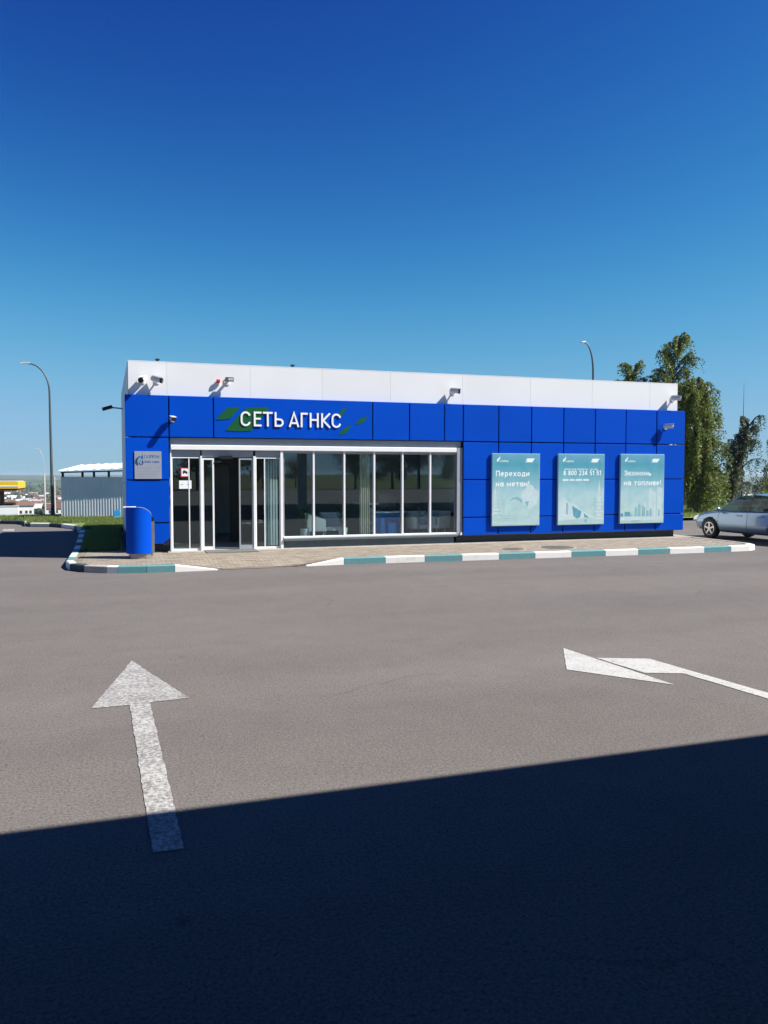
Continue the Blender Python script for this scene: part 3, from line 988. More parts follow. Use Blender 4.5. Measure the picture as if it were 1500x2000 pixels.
# white parapet panels
PW = [0.1, 0.98, 2.96, 4.78, 6.6, 8.64, 10.69, 12.66, 14.6, 15.57]
for a, b in zip(PW, PW[1:]):
    build('parapet_panel', MB().box(a + .0015, b - .0015, .12, .16, 3.80, 4.655, .0015), M['white_acp'], bld)
build('parapet_cap', MB().box(.09, 15.58, .118, .42, 4.656, 4.672), M['white_acp'], bld)
bk = MB()
bk.box(.03, .98, .05, .30, .30, 2.84)
bk.box(8.65, 15.70, .05, .30, .36, 2.84)
bk.box(.03, 15.70, .05, .119, 2.88, 3.83)
bk.box(.14, 15.50, .165, .30, 2.91, 4.64)
build('wall_backing', bk, M['substrate'], bld)
build('ledge_flashing', MB().box(.02, 15.74, .012, .118, 3.835, 3.862), M['blue'], bld)
for a, b in ((.18, .98), (8.5, 15.55)):
    build('plinth', MB().box(a, b, .17, .32, .14, .335), M['plinth'], bld)
for a, b in ((8.64, 15.74), (.03, .86)):
    build('panel_underside', MB().box(a, b, .01, .30, .338, .352), M['alu_dark'], bld)
# side, back and right walls; the left wall stands a little out of square
LX = -0.08
wl_ = MB()
for i in range(8):
    t0, t1 = i / 8, (i + 1) / 8
    xa, xb = 0.09 + (LX - .09) * t0, 0.09 + (LX - .09) * t1
    ya, yb = .17 + 8.03 * t0 + .004, .17 + 8.03 * t1 - .004
    for z0, z1 in ((.34, 1.75), (1.76, 3.2), (3.21, 4.655)):
        w = MB()
        w.v = [(xa, ya, z0), (xb, yb, z0), (xb + .05, yb, z0), (xa + .05, ya, z0), (xa, ya, z1), (xb, yb, z1), (xb + .05, yb, z1), (xa + .05, ya, z1)]
        w.f = [(0, 3, 2, 1), (4, 5, 6, 7), (0, 1, 5, 4), (1, 2, 6, 5), (2, 3, 7, 6), (3, 0, 4, 7)]
        build('side_panel', w, M['white_side'], bld)
sb = MB()
sb.v = [(.15, .31, .14), (LX + .06, 8.2, .14), (LX + .2, 8.2, .14), (.29, .31, .14), (.15, .31, 4.63), (LX + .06, 8.2, 4.63), (LX + .2, 8.2, 4.63), (.29, .31, 4.63)]
sb.f = [(0, 3, 2, 1), (4, 5, 6, 7), (0, 1, 5, 4), (1, 2, 6, 5), (2, 3, 7, 6), (3, 0, 4, 7)]
build('side_wall', sb, M['plinth'], bld)
build('back_wall', MB().box(LX, 15.57, 8.2, 8.4, .1, 4.655), M['white_side'], bld)
build('right_wall', MB().box(15.40, 15.57, .31, 8.195, .12, 4.63), M['white_side'], bld)
build('roof', MB().box(0.22, 15.40, .31, 8.19, 4.30, 4.42), M['roof'], bld)
for x in (0.78, 4.08):
    build('roof_vent', MB().cyl((x, .42, 4.6), (x, .42, 4.76), .035).box(x - .05, x + .05, .38, .46, 4.74, 4.77), M['black'], bld)

# ---- glazed front
GY = 0.13
build('header_band', MB().box(1.03, 8.60, .10, .30, 2.70, 2.868), M['alu_grey'], bld)
build('shutter_box', MB().box(1.04, 8.45, .035, .098, 2.578, 2.70, .012), M['alu_white'], bld)
build('end_jamb', MB().box(8.47, 8.62, .045, .22, .345, 2.70), M['alu_grey'], bld)
build('corner_socket', MB().box(8.555, 8.60, .0, .043, .36, .43), M['cam_white'], bld)
# entrance
def frame(parts, m=None, parent=None, name='frame'):
    mb = MB()
    for p in parts:
        mb.box(*p)
    return build(name, mb, M[m or 'alu_white'], parent or bld)
for a, b in ((1.06, 1.735), (1.775, 3.015), (3.075, 3.69)):
    build('transom_panel', MB().box(a, b, .118, .20, 2.41, 2.572, .004), M['alu_grey'], bld)
for q in ((1.03, 1.06, .07, .2, .142, 2.575), (1.735, 1.775, .07, .2, .142, 2.44), (3.015, 3.075, .06, .2, .142, 2.44), (3.69, 3.755, .06, .2, .142, 2.575)):
    frame([q], name='entrance_post')
def glazed(name, x0, x1, z0, z1, y, fw, m, hor=None, vert=None):
    """a glazed leaf: white or grey frame with its pane as a sub-part"""
    mb = MB()
    mb.box(x0, x0 + fw, y - .02, y + .03, z0, z1)
    mb.box(x1 - fw, x1, y - .02, y + .03, z0, z1)
    mb.box(x0 + fw, x1 - fw, y - .018, y + .028, z0, z0 + (hor or fw))
    mb.box(x0 + fw, x1 - fw, y - .018, y + .028, z1 - fw, z1)
    if vert:
        mb.box(vert - .012, vert + .012, y - .012, y + .02, z0 + (hor or fw), z1 - fw)
    f = build(name, mb, M[m], bld)
    build('pane', MB().box(x0 + fw - .004, x1 - fw + .004, y, y + .008, z0 + (hor or fw) - .004, z1 - fw + .004), M['glass'], f)
    return f
glazed('side_light', 1.06, 1.735, .142, 2.405, GY, .022, 'alu_white', .05, 1.47)
glazed('sliding_door', 1.775, 2.06, .150, 2.385, GY - .035, .04, 'alu_white', .085)
glazed('sliding_door', 2.66, 3.015, .150, 2.385, GY - .035, .035, 'alu_grey', .10)
glazed('side_light', 3.075, 3.69, .142, 2.405, GY, .02, 'alu_white', .05, 3.30)
build('door_sensor', MB().box(2.20, 2.50, .05, .115, 2.37, 2.44).box(2.08, 2.24, .055, .115, 2.28, 2.32), M['black'], bld)
# windows
MUL = [3.755, 4.54, 5.345, 6.15, 6.93, 7.71, 8.47]
for a, b in zip(MUL, MUL[1:]):
    f = frame([(a + .022, a + .035, GY - .01, GY + .05, .43, 2.53), (b - .035, b - .022, GY - .01, GY + .05, .43, 2.53), (a + .035, b - .035, GY - .01, GY + .05, 2.515, 2.53)], 'alu_grey', name='window')
    build('pane', MB().box(a + .022, b - .022, GY + .008, GY + .018, .43, 2.53), M['glass'], f)
for x in MUL[1:-1]:
    build('mullion', MB().box(x - .022, x + .022, .072, .2, .43, 2.572, .003), M['alu_white'], bld)
build('window_sill', MB().box(3.757, 8.47, .050, .2, .382, .43, .004), M['alu_white'], bld)
build('window_head', MB().box(3.757, 8.47, .10, .2, 2.53, 2.576), M['alu_grey'], bld)
build('sill_flashing', MB().box(3.76, 8.46, .02, .2, .315, .38, .01), M['plinth_grey'], bld)
build('window_plinth', MB().box(3.76, 8.40, .10, .26, .141, .312), M['plinth_grey'], bld)
# interior shell
build('interior_floor', MB().box(.3, 8.95, .205, 5.6, .10, .146), M['interior_floor'], bld)
build('interior_ceiling', MB().box(.3, 8.95, .305, 5.6, 2.72, 2.78), M['interior_wall'], bld)
build_each('interior_wall', MB().box(.3, 8.95, 5.6, 5.7, .10, 2.78).box(8.95, 9.05, .31, 5.7, .10, 2.78).box(1.02, 1.10, .31, 5.6, .147, 2.715), M['interior_wall'], bld)
# inner lobby of the entrance, doors to the hall standing open
build_each('inner_partition', MB().box(3.74, 3.80, .31, 2.2, .147, 2.715).box(1.11, 2.05, 2.2, 2.28, .147, 2.715).box(2.7, 3.74, 2.201, 2.28, .147, 2.715).box(2.05, 2.7, 2.2, 2.28, 2.2, 2.715), M['shaded_lobby_wall'], bld)
bl = MB()
for k in range(5):
    x = 3.34 + k * .068
    bl.box(x, x + .05, .34, .352, .2, 2.38)
build_each('blind', bl, M['blind'], bld)

# ---- stickers on the glass left of the door
st = thing('no_smoking_sticker', (1.40, GY - .004, 2.0), 'small red rimmed square pictogram stuck on the glass left of the door', 'sticker')
build('paper', MB().box(1.275, 1.475, GY - .006, GY - .002, 1.93, 2.15), M['paper_red'], st)
build('white_field', MB().box(1.295, 1.455, GY - .008, GY - .006, 1.95, 2.13), M['paper'], st)
build('symbol', MB().prism([(1.32, 2.02), (1.34, 2.0), (1.37, 2.03), (1.42, 2.0), (1.44, 2.03), (1.40, 2.08), (1.38, 2.07), (1.36, 2.10), (1.33, 2.08)], 'y', GY - .0095, GY - .008), M['black'], st)
st = thing('paper_notice', (1.40, GY - .004, 1.75), 'plain white paper notice taped to the glass below the red pictogram', 'notice')
build('paper', MB().box(1.235, 1.525, GY - .006, GY - .002, 1.645, 1.845), M['paper'], st)
build_each('print', MB().box(1.27, 1.33, GY - .0075, GY - .006, 1.74, 1.755).box(1.42, 1.49, GY - .0075, GY - .006, 1.74, 1.755), M['print_grey'], st)

# ---- sign
sg = thing('station_sign', (4.0, -.01, 3.0), 'white raised letters over green leaf shapes on the blue fascia above the windows', 'sign')
def leafshape(a, b, c, d, sag=.12):
    """a leaf-like parallelogram with bowed edges (x,z corners: left tip, top left, right tip, bottom right)"""
    pts = []
    for (p, q, s) in ((a, b, .06), (b, c, sag), (c, d, .06), (d, a, sag)):
        p, q = Vector(p), Vector(q)
        n = Vector((-(q - p).y, (q - p).x))
        for k in range(5):
            t = k / 5
            pts.append(tuple(p.lerp(q, t) + n * s * 4 * t * (1 - t) * .25))
    return pts
for quad in ([(2.10, 3.315), (2.37, 3.60), (2.70, 3.635), (2.46, 3.35)],
             [(2.33, 3.06), (2.84, 3.61), (3.42, 3.65), (2.95, 3.06)],
             [(5.13, 3.44), (5.28, 3.66), (5.40, 3.68), (5.25, 3.47)],
             [(5.16, 2.99), (5.33, 3.18), (5.52, 3.24), (5.36, 3.04)],
             [(5.60, 3.27), (5.76, 3.44), (5.96, 3.48), (5.80, 3.30)]):
    build('printed_leaf', MB().prism(leafshape(*quad), 'y', -.0075, -.0035), M['leaf_green'], sg)
SW = .046                      # stroke width of the raised letters
CH, h_ = .36, SW / 2
def glyph(ch, w):
    t, r_ = CH - h_, w * .5 - h_
    C_ = [arc(w / 2, t - r_, r_, 12, 180), arc(w / 2, h_ + r_, r_, 180, 348)]
    return {'С': [C_[0] + C_[1]],
            'Е': [[(w, h_), (h_, h_), (h_, t), (w, t)], [(h_, CH * .52), (w * .9, CH * .52)]],
            'Т': [[(0, t), (w, t)], [(w / 2, t - h_), (w / 2, 0)]],
            'Ь': [[(h_, CH), (h_, h_), (w - h_ - .06, h_)] + arc(w - h_ - .08, h_ + .08, .08, -70, 70) + [(w - h_ - .10, h_ + .16), (h_ * 2, h_ + .16)]],
            'А': [[(h_, 0), (w / 2, CH - .01), (w - h_, 0)], [(w * .24, CH * .27), (w * .76, CH * .27)]],
            'Г': [[(h_, 0), (h_, t), (w, t)]],
            'Н': [[(h_, 0), (h_, CH)], [(w - h_, 0), (w - h_, CH)], [(h_ * 2, CH * .52), (w - h_ * 2, CH * .52)]],
            'К': [[(h_, 0), (h_, CH)], [(w - h_ * .4, CH), (h_ * 2.2, CH * .50), (w - h_ * .2, 0)]]}[ch]
for ch, x, w in (('С', 2.70, .245), ('Е', 3.02, .19), ('Т', 3.245, .24), ('Ь', 3.535, .225), ('А', 3.885, .27), ('Г', 4.19, .18), ('Н', 4.42, .23), ('К', 4.715, .235), ('С', 4.985, .25)):
    mb = MB()
    for k, pts in enumerate(glyph(ch, w)):
        stroke(mb, pts, x, 3.17, -.027 - .0004 * k, -.012, SW)
    build('letter', mb, M['letter_white'], sg)

# ---- plaque
pq = thing('company_plaque', (.52, -.01, 1.88), 'square grey metal plaque with a blue logo on the blue column left of the door', 'plaque')
build('plate', MB().box(.215, .825, -.022, -.006, 1.885, 2.535, .003), M['grey_metal'], pq)
fl = MB()
fl.tube([(.30, -.0245, 2.22), (.27, -.0245, 2.30), (.285, -.0245, 2.37), (.33, -.0245, 2.41), (.37, -.0245, 2.42)], [.012, .022, .024, .018, .006], 6)
fl.prism([(.365, 2.36), (.375, 2.42), (.40, 2.47), (.405, 2.42), (.42, 2.38), (.40, 2.35)], 'y', -.0245, -.0221)
fl.tube([(.36, -.0245, 2.33), (.33, -.0245, 2.28), (.35, -.0245, 2.23), (.40, -.0245, 2.23), (.42, -.0245, 2.28), (.395, -.0245, 2.325)], .006, 6)
fl.prism([(.375, 2.25), (.39, 2.32), (.41, 2.29), (.405, 2.25)], 'y', -.0245, -.0221)
build('flame_emblem', fl, M['print_blue'], pq)
print_text('lettering', 'ГАЗПРОМ', .44, 2.375, -.0221, .07, 'print_blue', pq, .335)
print_lines('small_print', ((.44, .60), (.62, .775)), 2.262, 2.308, -.0226, M['print_blue'], pq, random.Random(4))
for k, w in enumerate((.30, .34, .30, .42, .44, .43, .40)):
    print_lines('fine_print', ((.28, .28 + w),), 2.16 - k * .036, 2.172 - k * .036, -.0226, M['print_grey'], pq, random.Random(k))

# ---- posters
def pine(mb, cx, z0, h, w, y0, y1):
    pts_l, pts_r = [], []
    n = 5
    for k in range(n):
        t = k / n
        ww = w * (1 - t) + .02
        pts_r += [(cx + ww, z0 + h * t + .02), (cx + ww * .35, z0 + h * (t + .15))]
        pts_l += [(cx - ww, z0 + h * t + .02), (cx - ww * .35, z0 + h * (t + .15))]
    mb.prism([(cx, z0)] + pts_r + [(cx, z0 + h * 1.12)] + list(reversed(pts_l)), 'y', y0, y1)
def poster(x0, x1, z0, z1, label, kind):
    p = thing('advert_poster', ((x0 + x1) / 2, -.02, z0), label, 'poster', 'advertising boards on the blue wall')
    yb = -.075
    build('board', MB().box(x0, x1, yb + .004, -.02, z0, z1, .004), M['poster_edge'], p)
    build('poster_sheet', MB().box(x0 + .012, x1 - .012, yb, yb + .0035, z0 + .012, z1 - .012), M['poster'], p)
    w = x1 - x0
    ya, y2 = yb - .0006, yb - .0002
    # emblem and parallelogram logo along the top
    lx, lz = x0 + .11 * w, z1 - .235
    mb = MB().prism([(lx, lz), (lx - .02, lz + .05), (lx + .02, lz + .10), (lx + .05, lz + .11), (lx + .085, lz + .165), (lx + .085, lz + .10), (lx + .055, lz + .075), (lx + .03, lz + .03)], 'y', ya, y2)
    build('flame_emblem', mb, M['print_white'], p)
    print_text('lettering', 'ГАЗПРОМ', lx + .06, lz, y2, .05, 'print_white', p, .27)
    rx, rz = x1 - .11 * w, z1 - .235
    build('parallelogram_logo', MB().prism([(rx - .30, rz), (rx - .22, rz + .045), (rx - .275, rz + .045), (rx - .23, rz + .105), (rx, rz + .105), (rx - .08, rz)], 'y', ya, y2), M['print_white'], p)
    tx = x0 + .08 * w
    if kind == 0:
        print_text('headline', 'Переходи', tx, z1 - .62, y2, .15, 'print_white', p, 1.02)
        print_text('headline', 'на метан!', tx, z1 - .90, y2, .15, 'print_white', p, 1.02)
        a = MB()
        cl = [(x1 - .30 + .26 * math.cos(t) * (1 + .12 * math.sin(5 * t)), z0 + .80 + .30 * math.sin(t) * (1 + .1 * math.cos(4 * t))) for t in [R(12 * k) for k in range(30)]]
        cl = [(min(x, x1 - .013), z) for x, z in cl]
        a.prism(cl, 'y', ya, y2)
        pine(a, x0 + .10, z0 + .30, .75, .085, ya - 0.00013, y2)
        build_each('picture_print', a, M['print_pale'], p)
        b = MB().prism([(x0 + .50, z0 + .66), (x0 + .64, z0 + .78), (x0 + .78, z0 + .80), (x0 + .90, z0 + .72), (x0 + .93, z0 + .62), (x0 + .82, z0 + .69), (x0 + .70, z0 + .74), (x0 + .60, z0 + .71)], 'y', ya - 0.00025, y2)
        b.prism([(x0 + 1.0, z0 + .66), (x0 + 1.13, z0 + .68), (x0 + 1.07, z0 + .50)], 'y', ya - 0.00025, y2)
        for k in range(4):
            b.box(x0 + .06, x0 + .22 + .03 * k, ya - 0.00025, y2, z0 + .60 - .10 * k, z0 + .615 - .10 * k)
        b.box(x0 + .36, x0 + .375, ya - 0.00025, y2, z0 + .34, z0 + .64)
        b.box(x0 + .28, x0 + .72, ya - 0.00025, y2, z0 + .27, z0 + .28)
        b.box(x0 + .28, x0 + .66, ya - 0.00025, y2, z0 + .20, z0 + .21)
        build_each('picture_print', b, M['print_teal2'], p)
        c = MB().prism([(x0 + .02, z0 + .14), (x0 + .5, z0 + .12), (x0 + 1.05, z0 + .17), (x1 - .013, z0 + .30), (x1 - .013, z0 + .04), (x0 + .02, z0 + .04)], 'y', ya - 0.00038, y2)
        build_each('picture_print', c, M['print_mist'], p)
    elif kind == 1:
        print_text('headline', '8 800 234 51 51', tx + .05, z1 - .60, y2, .135, 'print_white', p, 1.22)
        print_lines('small_print', [(tx + a_, tx + b_) for a_, b_ in ((.08, .30), (.32, .47), (.49, .72), (.74, .86), (.90, 1.0), (1.03, 1.15))], z1 - .44, z1 - .415, y2 - .0003, M['print_white'], p, random.Random(8))
        print_lines('small_print', [(tx + a_, tx + b_) for a_, b_ in ((.03, .22), (.25, .42), (.45, .66), (.69, .88))], z1 - .76, z1 - .70, y2 - .0003, M['print_white'], p, random.Random(9))
        a = MB().prism([(x0 + .015, z0 + .60), (x0 + .16, z0 + .80), (x0 + .34, z0 + .64), (x0 + .55, z0 + .58), (x0 + .80, z0 + .38), (x1 - .25, z0 + .20), (x0 + .02, z0 + .12)], 'y', ya, y2)
        pine(a, x1 - .17, z0 + .12, 1.05, .15, ya - 0.00013, y2)
        pine(a, x0 + .12, z0 + .2, .60, .09, ya - 0.00020, y2)
        build_each('picture_print', a, M['print_pale'], p)
        b = MB().prism([(x0 + .46, z0 + .54), (x0 + .76, z0 + .38), (x0 + .72, z0 + .22), (x0 + .62, z0 + .17), (x0 + .50, z0 + .25)], 'y', ya - 0.00030, y2)
        b.prism([(x0 + .84, z0 + .33), (x0 + 1.02, z0 + .19), (x0 + .86, z0 + .20)], 'y', ya - 0.00030, y2)
        build_each('picture_print', b, M['print_teal'], p)
        c = MB()
        for k in range(6):
            c.box(x1 - .36 + .02 * k, x1 - .30, ya - 0.00040, y2, z0 + .72 - .085 * k, z0 + .735 - .085 * k)
            c.box(x1 - .30, x1 - .04, ya - 0.00040, y2, z0 + .62 - .10 * k, z0 + .63 - .10 * k)
        c.box(x0 + .27, x0 + .33, ya - 0.00040, y2, z0 + .30, z0 + .62)
        c.box(x0 + .86, x0 + .95, ya - 0.00040, y2, z0 + .07, z0 + .15)
        build_each('picture_print', c, M['print_teal2'], p)
    else:
        print_text('headline', 'Экономь', tx, z1 - .62, y2, .15, 'print_white', p, .92)
        print_text('headline', 'на топливе!', tx, z1 - .90, y2, .15, 'print_white', p, 1.27)
        a = MB()
        for s0, s1, h in ((.98, 1.10, 1.02), (1.12, 1.22, .92), (1.26, 1.42, 1.06), (.80, .90, .62)):
            a.prism([(x0 + s0, z0 + .15), (x0 + s1, z0 + .15), (x0 + s1, z0 + h - .05), (x0 + (s0 + s1) / 2, z0 + h), (x0 + s0, z0 + h - .02)], 'y', ya, y2)
        a.box(x0 + .02, x1 - .013, ya - 0.00010, y2, z0 + .09, z0 + .20)
        build_each('picture_print', a, M['print_pale'], p)
        b = MB()
        for s0, s1, h, q in ((.50, .58, .50, .2), (.60, .69, .58, .2), (.74, .86, .52, .2), (.88, .98, .40, .2), (1.0, 1.08, .45, .2), (1.30, 1.36, .42, .2), (.30, .40, .33, .2)):
            b.prism([(x0 + s0, z0 + q), (x0 + s1, z0 + q), (x0 + s1, z0 + h - .06), (x0 + s0 + .02, z0 + h)], 'y', ya - 0.00020, y2)
        build_each('picture_print', b, M['print_teal2'], p)
        c = MB().box(x0 + .16, x0 + .34, ya - 0.00030, y2, z0 + .21, z0 + .34).box(x0 + .02, x0 + .11, ya - 0.00030, y2, z0 + .20, z0 + .30)
        c.box(x0 + .36, x0 + .66, ya - 0.00030, y2, z0 + .065, z0 + .078)
        build_each('picture_print', c, M['print_teal'], p)
    return p
poster(9.44, 10.90, .58, 2.56, 'pale teal poster beside the windows, two-line slogan above snowy trees', 0)
poster(11.47, 12.97, .57, 2.565, 'pale teal poster with a telephone number over a dark blue slope', 1)
poster(13.50, 15.00, .57, 2.575, 'pale teal poster nearest the building corner showing a city skyline', 2)

# ---- cameras and lights on the facade
def bullet_camera(x, y, z, wall_y, direction, label, body='cam_white', tip='black', size=1.0, arm=True):
    """small wall camera: plate on the wall, bent arm, cylinder body with sun hood"""
    t = thing('security_camera', (x, wall_y, z), label, 'camera', 'security cameras and lamps on the facade')
    d = Vector(direction).normalized()
    c = Vector((x, y, z))
    build('wall_plate', MB().box(x - .045 * size, x + .045 * size, wall_y - .02, wall_y - .001, z - .07 * size, z + .05 * size), M[body], t)
    build('arm', MB().tube([(x, wall_y - .015, z - .02), (x, (wall_y + y) / 2, z - .05 * size), tuple(c - Vector((0, 0, .03 * size)))], .017 * size, 8), M[body], t)
    build('housing', MB().tube([tuple(c - d * .13 * size), tuple(c - d * .11 * size), tuple(c + d * .07 * size)], [.035 * size, .05 * size, .05 * size], 12), M[body], t)
    u = d.cross(Vector((0, 0, 1))).normalized() * .06 * size
    v = Vector((0, 0, .058 * size))
    h = MB()
    p0, p1 = c - d * .10 * size + v, c + d * .13 * size + v
    h.v = [tuple(q) for q in (p0 - u, p0 + u, p1 + u, p1 - u, p0 - u + v * .12, p0 + u + v * .12, p1 + u + v * .12, p1 - u + v * .12)]
    h.f = [(0, 3, 2, 1), (4, 5, 6, 7), (0, 1, 5, 4), (1, 2, 6, 5), (2, 3, 7, 6), (3, 0, 4, 7)]
    build('sun_hood', h, M[body], t)
    build('lens', MB().tube([tuple(c + d * .07 * size), tuple(c + d * .115 * size)], [.054 * size, .054 * size], 12), M[tip], t)
    return t
bullet_camera(.42, -.06, 4.21, .12, (-.35, -.9, -.25), 'dark fronted camera nearest the left end of the white parapet', size=1.15)
bullet_camera(.75, -.05, 4.22, .12, (.95, -.3, -.25), 'white camera pointing right beside the dark fronted one on the parapet', size=1.15)
fl = thing('floodlight', (2.42, .12, 4.27), 'brown box floodlight on a short arm above the sign', 'floodlight')
build('arm', MB().box(2.36, 2.42, -.03, .119, 4.22, 4.25).box(2.33, 2.45, .10, .119, 4.17, 4.30), M['cam_white'], fl)
build('housing', MB().prism([(2.30, 4.24), (2.34, 4.335), (2.53, 4.33), (2.53, 4.235)], 'y', -.12, -.02), M['cam_brown'], fl)
build('lamp_glass', MB().box(2.40, 2.515, -.124, -.1205, 4.255, 4.31), M['lamp_clear'], fl)
al = thing('alarm_siren', (2.17, .12, 4.2), 'small red alarm siren on the white parapet left of the floodlight', 'siren')
build('base', MB().box(2.12, 2.21, .07, .119, 4.16, 4.24), M['cam_white'], al)
build('red_lens', MB().box(2.135, 2.225, .02, .069, 4.21, 4.29, .02), M['red'], al)
bullet_camera(8.36, -.05, 4.20, .12, (.95, -.3, -.1), 'white camera with a black front on the parapet above the window end', size=1.15)
bullet_camera(15.38, -.05, 4.22, .12, (.9, -.4, -.05), 'white camera at the right end of the white parapet', tip='cam_white', size=1.2)
bullet_camera(1.09, -.16, 3.30, 0, (.25, -.95, -.2), 'small camera on the blue fascia left of the sign', size=.95)
bullet_camera(15.06, -.15, 3.385, 0, (.95, -.3, .05), 'white camera on the blue fascia at the right above the last poster', tip='cam_white', size=1.15)
t = thing('security_camera', (-.1, 6.1, 4.0), 'dark camera sticking out from the left side wall of the building', 'camera', 'security cameras and lamps on the facade')
build('arm', MB().tube([(-.02, 6.1, 4.0), (-.42, 6.05, 4.03)], .022, 8), M['alu_grey'], t)
build('housing', MB().tube([(-.34, 6.05, 4.05), (-.62, 6.0, 3.96)], .055, 12), M['black'], t)

# ------------------------------------------------------------------ furniture behind the glass
FZ = .147
def tub_chair(x, y, rz, label):
    t = thing('armchair', (0, 0, 0), label, 'chair', 'white chairs behind the windows')
    build('seat', MB().box(-.27, .27, -.26, .26, .36, .46), M['furn_white'], t)
    build('backrest', MB().prism([(-.29, .36), (.29, .36), (.32, .82), (-.32, .82)], 'y', .24, .30), M['furn_white'], t)
    for s in (-1, 1):
        build('armrest', MB().prism([(-.25, .36), (.24, .36), (.24, .80), (-.25, .66)], 'x', s * .27, s * .32), M['furn_white'], t)
        for q in (-1, 1):
            build('leg', MB().cyl((s * .22, q * .2, 0), (s * .2, q * .18, .36), .014), M['alu_white'], t)
    t.location = (x, y, FZ)
    t.rotation_euler = (0, 0, rz)
    return t
tub_chair(4.80, .88, R(75), 'white armchair behind the second window, left of the pair')
tub_chair(5.26, .98, R(-8), 'white armchair behind the second window, right of the pair')
tub_chair(7.78, .95, R(12), 'white armchair behind the fifth window, left of the pair')
tub_chair(8.95, 2.25 - .0, R(-60), 'white armchair behind the last window, right of the pair').location = (8.22, 1.0, FZ)
def pot(x, y, label, seed):
    t = thing('potted_plant', (x, y, FZ), label, 'plant', 'white pots behind the windows')
    build('pot', MB().lathe([(.085, 0), (.13, .44), (.12, .44), (.11, .40)], (x, y, FZ), 16), M['furn_white'], t)
    build('soil', MB().lathe([(.11, .38), (.108, .41)], (x, y, FZ), 16), M['soil'], t)
    rnd = random.Random(seed)
    lf, stm = MB(), MB()
    for k in range(26):
        a = rnd.uniform(0, 6.28)
        h = rnd.uniform(.25, .75)
        r_ = rnd.uniform(.05, .24)
        p = Vector((x, y, FZ + .40))
        q = p + Vector((r_ * math.cos(a) * .5, r_ * math.sin(a) * .5, h * .6))
        e = p + Vector((r_ * math.cos(a), r_ * math.sin(a), h))
        stm.tube([p, q, e], .005, 4)
        w = Vector((-math.sin(a), math.cos(a), 0)) * .025
        dn = Vector((math.cos(a), math.sin(a), .6)) * .09
        for base in (q, e):
            lf.quad(base, base + dn * .5 + w, base + dn, base + dn * .5 - w)
    build('stem', stm, M['plant_leaf'], t)
    build('foliage', lf, M['plant_leaf'], t)
pot(4.42, .62, 'tall white pot with a thin plant behind the first window', 1)
pot(5.46, .66, 'tall white pot with a bushy plant behind the third window edge', 2)
b = thing('floor_bowl', (3.98, .8, FZ), 'low white bowl on the floor behind the first window', 'bowl')
build('bowl', MB().lathe([(.10, 0), (.20, .06), (.24, .17), (.22, .17), (.18, .08)], (3.98, .8, FZ), 20), M['furn_white'], b)
dk = thing('reception_desk', (7.0, 1.7, FZ), 'blue reception desk with white counter tops behind the fourth window', 'desk')
build('front_panel', MB().box(6.360, 7.090, 0.780, 1.380, FZ, FZ + .80), M['desk_blue'], dk)
build('high_panel', MB().box(6.220, 6.440, 0.940, 1.680, FZ, FZ + 1.02), M['desk_blue'], dk)
build('counter', MB().box(6.420, 7.240, 0.720, 1.430, FZ + .802, FZ + .842), M['furn_white'], dk)
build('high_counter', MB().box(6.040, 6.520, 0.860, 1.730, FZ + 1.022, FZ + 1.062), M['furn_white'], dk)
mo = thing('computer_monitor', (6.98, 1.7, FZ + .842), 'grey back of a computer monitor standing on the white counter', 'monitor')
build('screen', MB().box(6.560, 7.060, 1.040, 1.080, FZ + .94, FZ + 1.30, .01), M['alu_dark'], mo)
build('stand', MB().box(6.780, 6.840, 1.040, 1.080, FZ + .86, FZ + .94).box(6.700, 6.920, 0.980, 1.160, FZ + .843, FZ + .86), M['alu_dark'], mo)
rk = thing('leaflet_rack', (6.33, 1.25, FZ), 'narrow white leaflet rack with slanted trays left of the reception desk', 'rack')
build('frame', MB().box(6.000, 6.030, 0.530, 0.780, FZ, FZ + .95).box(6.240, 6.270, 0.530, 0.780, FZ, FZ + .95), M['furn_white'], rk)
for k in range(4):
    build('tray', MB().prism([(.54, FZ + .12 + .2 * k), (.76, FZ + .22 + .2 * k), (.76, FZ + .24 + .2 * k), (.54, FZ + .14 + .2 * k)], 'x', 6.04, 6.23), M['furn_white'], rk)
cu = thing('curtain', (6.0, .45, FZ), 'beige vertical fabric strip hanging behind the third window', 'curtain')
cm = MB()
n = 24
for k in range(n + 1):
    x = 5.86 + .27 * k / n
    cm.v += [(x, .44 + .014 * math.sin(k * 1.3), FZ + .05), (x, .44 + .014 * math.sin(k * 1.3), 2.71)]
cm.f = [(2 * k, 2 * k + 2, 2 * k + 3, 2 * k + 1) for k in range(n)]
sd = build('fabric', cm, M['curtain'], cu, smooth=True)
build('rail', MB().box(5.80, 6.18, .42, .46, 2.712, 2.719), M['alu_white'], cu)
sc = thing('dark_board', (7.32, .55, FZ), 'tall dark board behind the fifth window', 'screen')
build('board_face', MB().box(7.02, 7.62, .60, .63, FZ + .95, 2.70), M['black'], sc)  # plain black board filling the dark pane
build_each('foot', MB().box(7.04, 7.07, .60, .63, FZ, FZ + .95).box(7.57, 7.60, .60, .63, FZ, FZ + .95), M['alu_dark'], sc)
sc2 = thing('brown_cabinet', (8.3, .9, FZ), 'brown wooden cabinet behind the last window', 'cabinet')
build('carcass', MB().box(8.40, 8.84, 1.2, 1.6, FZ, FZ + .72), M['brown'], sc2)
build('door', MB().box(8.42, 8.62, 1.185, 1.199, FZ + .05, FZ + .68), M['brown'], sc2)
build('top', MB().box(8.38, 8.86, 1.17, 1.62, FZ + .721, FZ + .75), M['bark'], sc2)

